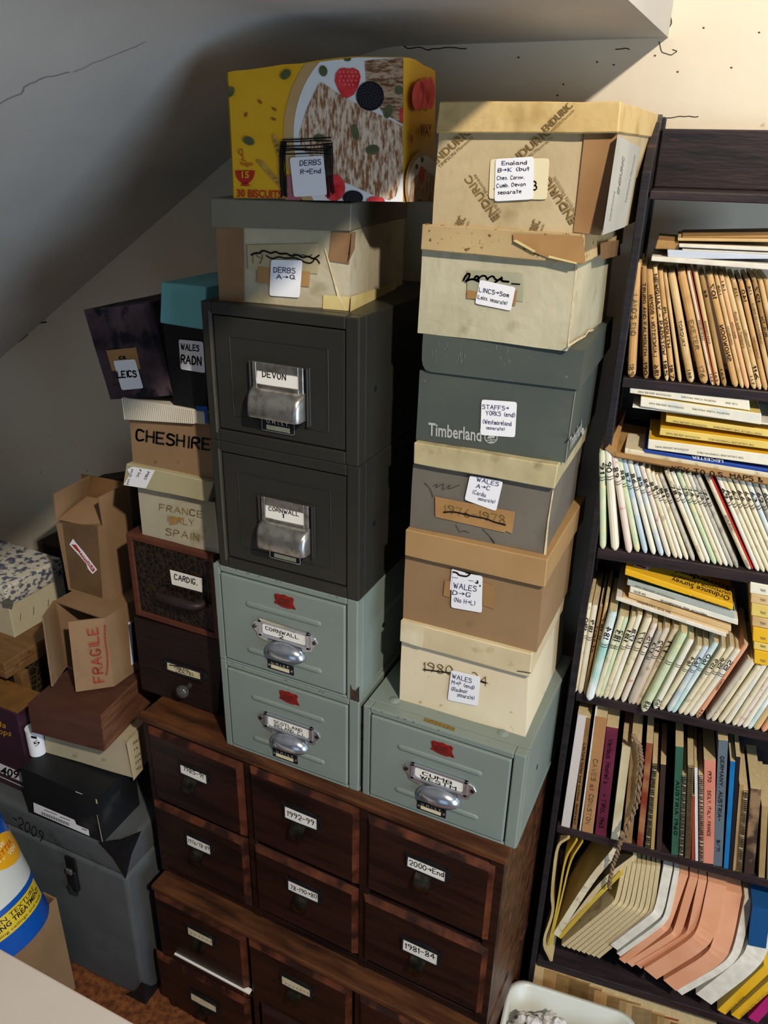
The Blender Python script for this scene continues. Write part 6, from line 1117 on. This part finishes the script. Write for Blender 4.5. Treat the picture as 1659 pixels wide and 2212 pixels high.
nb('tall grey blue notebook lettered Germany Austria 8/71', 1334, 372, 1290, 1318, 72, plain('nb_greyblue', '#5f6a72', '#556069'), [('GERMANY, AUSTRIA-', .12, .62, .36, INK, 1, 0), ('8/71', .78, .87, .32, INK, 1, 0)])
nb('bright blue notebook right of the grey blue one', 1400, 555, 1348, 1358, 38, plain('nb_blue', '#12659e', '#1a70aa', .35))
nb('thin black notebook right of the blue one', 1446, 500, 1388, 1350, 32, plain('nb_black', '#17151a'))
nb('pair thin tan notebook left of the last spiral notebook', 1474, 700, 1422, 1350, 34, plain('nb_tan4', '#b08f5f', '#9a7a4c'))
nb('last tan spiral notebook on the fourth shelf', 1510, 712, 1460, 1330, 42, plain('nb_kraft2', '#b39768'), spiral=True)
nb('old dark leather notebook with rubbed spine', 1585, 722, 1530, 1365, 80, mat('rubbed_leather', '#3a2a22', '#8c7050', .6, 22, rand=True, lo=.5, hi=.62))
nb('tan notebook at the right edge of the fourth shelf', 1652, 850, 1625, 1390, 50, plain('nb_tan5', '#a58a5c', '#94794c'))
nb('spare brown notebook cut by the right edge of the fourth shelf', 1705, 860, 1690, 1390, 46, plain('nb_brown5', '#7d6240'))
# rope tied round the tan notebook, hanging over the shelf edge
S5 = cr(1080, 1780, 2.865)
RS = Surf(bkc, (0, -.012, 0), (0, -1, 0)); rp = [S4(652, 370), S4(672, 420), S4(700, 445), S4(705, 500), S4(715, 560), S4(700, 700), S4(690, 860), S4(650, 960), S4(600, 1050), S4(560, 1110), S5(745, 90), S5(728, 160), S5(705, 230), S5(690, 300), S5(680, 360), S5(676, 400)]
pts = [RS(*p) for p in rp]; pts = [BM @ Vector((p.x, p.y - (.012 if i in (8, 9, 10, 11) else 0), p.z)) for i, p in enumerate(pts)]
dense = []
for a_, b_ in zip(pts, pts[1:]):
    for i in range(8): dense.append(a_.lerp(b_, i / 8))
rope = MB(); 
for ph_ in (0, math.pi):
    rope.tube([p + Vector((math.cos(i * .9 + ph_), 0, 0)) * .0022 + Vector((0, math.sin(i * .9 + ph_), 0)) * .0022 for i, p in enumerate(dense)], .0026, 6)
ro = rope.build('string', mat('hemp_string', '#8d7458', '#6b5540', .9, 200, bump=.5, bscale=300), None); tag(ro, 'hemp string hanging from the tied notebook over the shelf edge', 'string')
kn = MB(); c0_ = RS(*S4(585, 1085)); c0_ = BM @ (c0_ + Vector((0, -.016, 0)))
for i in range(5): kn.tube([c0_ + Vector((.006 * math.cos(t * .8 + i), .005 * math.sin(t * .8 + i * 2), .006 * math.sin(t * .5 + i))) for t in range(9)], .0022, 5)
kn.build('knot', mat('hemp_string', '#8d7458'), ro)
# ---- slumped magazines
z5 = SH['s5'][0]; G6 = 'slumped magazines on the fifth shelf'
def bent(lab, path, wpx, m, dep=.12, yo=(.03, 0, -.004), cat='magazine', m2=None):
    p3 = []
    n_ = len(path)
    for i, p in enumerate(path): y = yo[min(i, len(yo) - 1)]; p3.append(Surf(bkc, (0, y, 0), (0, -1, 0))(*S5(*p)))
    def ck(P_):
        for _ in range(2):
            q = [P_[0]]
            for a_, b_ in zip(P_, P_[1:]): q += [a_ * .8 + b_ * .2, a_ * .2 + b_ * .8]
            P_ = q + [P_[-1]]
        return P_
    p3 = ck(p3); zmin = min(p.z for p in p3)
    wd = wpx / 2.865 * pxw(1300, 2000, BS0)
    o = p3[-1].copy(); rows = []
    for i, p in enumerate(p3):
        t = (p3[min(i + 1, len(p3) - 1)] - p3[max(i - 1, 0)]).normalized(); n = Vector((-t.z, 0, t.x)).normalized(); p = p - o
        rows.append([p - n * wd / 2, p + n * wd / 2, p + n * wd / 2 + Vector((0, dep, 0)), p - n * wd / 2 + Vector((0, dep, 0))])
    mb = MB()
    for i in range(len(rows) - 1): mb.add(rows[i] + rows[i + 1], [(0, 1, 5, 4)], 1); mb.add(rows[i] + rows[i + 1], [(1, 2, 6, 5), (3, 0, 4, 7), (2, 3, 7, 6)], 0)
    mb.add(rows[0], [(0, 1, 2, 3)], 1); mb.add(rows[-1], [(3, 2, 1, 0)], 1)
    dz = max(0, z5 + .002 - zmin)
    ob = mb.build('magazine', [m, m2 or PAGE], None); ob.location = BM @ (o + Vector((0, 0, dz))); ob.rotation_euler = (0, 0, BY); return tag(ob, lab, cat, G6)
ENV = mat('aged_envelope', '#c2ac78', '#b0985f', .7, 12, rand=True); YPAP = mat('yellow_paper', '#c8ab3c', '#b89a34', .6, 14, rand=True)
bent('crumpled buff envelope at the left end of the fifth shelf', [(425, 85), (352, 130), (318, 440), (332, 545), (262, 740), (318, 850)], 16, ENV, .1, (.0, .0, 0, 0, -.01, -.012), m2=ENV)
bent('folded yellow paper beside the buff envelope', [(475, 100), (402, 215), (352, 530), (300, 755)], 12, YPAP, .1, (.006, .004, .0, -.008), m2=YPAP)
bent('second folded yellow paper beside the buff envelope', [(510, 110), (435, 225), (372, 500), (310, 745)], 10, ENV, .1, (.01, .006, .004, -.004), m2=YPAP)
bent('stapled cream magazine leaning left under the hanging string', [(715, 165), (560, 350), (345, 690)], 40, ENV, .11, (.01, .004, -.004), m2=MAPC)
bent('dark spiral bound book leaning left behind the string', [(835, 205), (640, 350), (400, 660)], 30, plain('nb_darkgrey', '#57503f'), .11, (.02, .006, .0))
bent('yellow covered magazine leaning left', [(752, 300), (570, 480), (368, 705)], 24, YPAP, .11, (.01, .004, -.004), m2=YPAP)
for i in range(8):
    f = i / 7
    bent(f'slumped cream magazine, {("first","second","third","fourth","fifth","sixth","seventh","eighth")[i]} right of the yellow covered one', [(775 + 205 * f, 235 + 25 * f), (728 + 215 * f, 470 + 60 * f), (690 + 220 * f, 510 + 65 * f), (390 + 215 * f, 755 + 70 * f)], 24, (MAPC, ENV, WHITEP, ENV, MAPC, WHITEP, ENV, MAPC)[i], .11, (.03, .008, .0, -.006))
bent('slumped glossy white magazine right of the cream ones', [(1040, 270), (985, 545), (935, 590), (705, 765)], 52, mat('gloss_white', '#cfd2d6', '#c3c6ca', .25, 9), .11, (.03, .004, -.004, -.01), m2=WHITEP)
bent('second slumped white magazine before the peach ones', [(1095, 290), (1040, 560), (1000, 620), (735, 810)], 30, WHITEP, .11, (.03, .006, 0, -.01), m2=WHITEP)
for i, (a_, b_, c_, e_) in enumerate((((1140, 310), (1030, 630), (1000, 660), (755, 850)), ((1200, 330), (1100, 670), (1065, 700), (800, 870)), ((1255, 345), (1190, 660), (1160, 700), (855, 880)))):
    bent(f'slumped peach covered magazine, {("first","second","third")[i]} of three', [a_, b_, c_, e_], 46, PEACH, .11, (.03, .006, 0, -.012), m2=PEACH)
bent('broad peach magazine sagging over the shelf edge', [(1345, 370), (1290, 640), (1235, 740), (930, 930)], 100, PEACH, .1, (.03, .004, -.01, -.02), m2=PEACH)
bent('second broad peach magazine sagging over the shelf edge', [(1440, 420), (1390, 690), (1340, 830), (1050, 1000)], 100, PEACH, .1, (.03, .004, -.01, -.022), m2=PEACH)
bent('white paged magazine under the sagging peach ones', [(1540, 460), (1470, 790), (1400, 880), (1110, 1045)], 44, WHITEP, .1, (.03, .004, -.01, -.022), m2=WHITEP)
bent('thick cream magazine sagging low on the fifth shelf', [(1640, 540), (1590, 800), (1500, 900), (1260, 1085)], 110, WHITEP, .1, (.03, .006, -.006, -.016), m2=WHITEP)
bent('blue covered book standing behind the cream magazine', [(1620, 520), (1590, 760)], 95, plain('nb_blue2', '#124a7c'), .08, (.004, .004), cat='book', m2=plain('nb_blue2', '#124a7c'))
yb1 = bent('yellow guide booklet lettered Outdoor Leisure, at the lower right', [(1660, 890), (1370, 1165)], 52, YELP, .1, (.0, -.01), cat='booklet', m2=YELM)
prt(yb1, Surf(yb1, (0, 0, 0), (0, -1, 0)), [('OUTDOOR LEISURE', S5(1405, 1160), S5(1510, 1062), 5, (3, 4))], INK, .0015, 'spine_lettering')
yb2 = bent('second yellow guide booklet lettered Dark Peak', [(1760, 920), (1455, 1195)], 52, YELP, .1, (.0, -.01), cat='booklet', m2=YELM)
prt(yb2, Surf(yb2, (0, 0, 0), (0, -1, 0)), [('OUTDOOR LEISURE  Dark Peak area', S5(1488, 1190), S5(1655, 1035), 5, (3, 4))], INK, .0015, 'spine_lettering')
bent('magenta booklet right of the yellow guide booklets', [(1820, 940), (1565, 1215)], 60, plain('nb_magenta', '#a31f62', '#b02a6e', .3), .1, (.0, -.01), cat='booklet', m2=plain('nb_magenta', '#a31f62', '#b02a6e', .3))
# ---- bottom row
z6 = .08; G7 = 'worn books on the bottom shelf'
MB().box(.014, BW_ - .014, .002, BD, z6 - .018, z6).build('shelf', BOOKCASEH, bkc, bev=.0015)
for i in range(13):
    x = 285 + i * 78; y = 897 + i * 33; m = (TAN2, TAN, TAN3, TAN, TAN2, TAN, TAN3, TAN2, TAN, plain('nb_rust2', '#8c4326'), TAN2, plain('nb_orange', '#b3592a'), plain('nb_grey6', '#6f6a60'))[i]
    upright('book', f'worn {("straw","tan","brown","tan","straw","tan","brown","straw","tan","rust","straw","orange","grey")[i]} book on the bottom shelf, {("first","second","third","fourth","fifth","sixth","seventh","eighth","ninth","tenth","eleventh","twelfth","thirteenth")[i]} from the left', 'book', S5(x + 10, y - 5), S5(x - 50, y + 560), 66, m, z6, .004, .12, (), G7, flat=True, fit=True)
# ---- waste bin with crumpled paper in front of the bookcase
bn = thing('waste_bin', 'white plastic waste bin in front of the bookcase', 'bin', (-.075, .10, 0), BY); bh = .30
def rr(w_, d_, z, n=6, rc=.04): 
    out = []
    for cx_, cy_, a0 in ((w_ / 2 - rc, d_ / 2 - rc, 0), (-w_ / 2 + rc, d_ / 2 - rc, 90), (-w_ / 2 + rc, -d_ / 2 + rc, 180), (w_ / 2 - rc, -d_ / 2 + rc, 270)):
        for i in range(n + 1): a_ = math.radians(a0 + 90 * i / n); out.append((cx_ + rc * math.cos(a_), cy_ + rc * math.sin(a_), z))
    return out
BINM = mat('white_plastic', '#c6c8be', '#ccceC4'.lower(), .35, 6, spec=.5)
m = MB(); m.grid([rr(.20, .14, 0), rr(.255, .18, bh - .004), rr(.268, .193, bh), rr(.268, .193, bh + .004), rr(.25, .175, bh + .003), rr(.195, .135, .006)], 0, True); m.add(rr(.20, .14, 0.0), [tuple(range(28))[::-1]]).add(rr(.195, .135, .006), [tuple(range(28))]); m.build('bin_wall', BINM, bn, smooth='all')
CRUM = mat('crumpled_print', '#c9c5c0', '#3b3d40', .6, 30, lo=.5, hi=.58, rand=True); CRUW = mat('crumpled_white', '#d4d0cc', '#c4bfba', .7, 20)
for i, (x, y, z, r, m) in enumerate(((-.075, -.005, .272, .05, CRUM), (-.035, .03, .262, .042, CRUW), (-.092, -.03, .26, .038, CRUW), (.02, -.01, .25, .055, CRUW), (.07, .02, .245, .05, CRUM), (-.05, -.045, .255, .04, CRUM))):
    bm = bmesh.new(); bmesh.ops.create_icosphere(bm, subdivisions=4, radius=r * .8)
    for v in bm.verts:
        n1 = noise.noise(v.co * 38 + Vector((i * 9, 0, 0))); n2 = noise.noise(v.co * 90 + Vector((0, i * 7, 0))); v.co *= 1 + .5 * (abs(n1) - .2) + .3 * abs(n2) + .08 * noise.noise(v.co * 220)
    me = bpy.data.meshes.new('crumpled_paper'); bm.to_mesh(me); bm.free(); me.materials.append(m); ob = bpy.data.objects.new('crumpled_paper', me); COL.objects.link(ob); ob.location = Matrix.Translation(bn.location) @ Matrix.Rotation(BY, 4, 'Z') @ Vector((x, y, z))
    tag(ob, ('printed black and white crumpled paper at the left of the bin', 'white crumpled paper at the back of the bin', 'small white crumpled paper at the left rim of the bin', 'large white crumpled paper in the middle of the bin', 'printed crumpled paper at the right of the bin', 'printed crumpled paper at the front of the bin')[i], 'paper', 'crumpled papers in the bin')
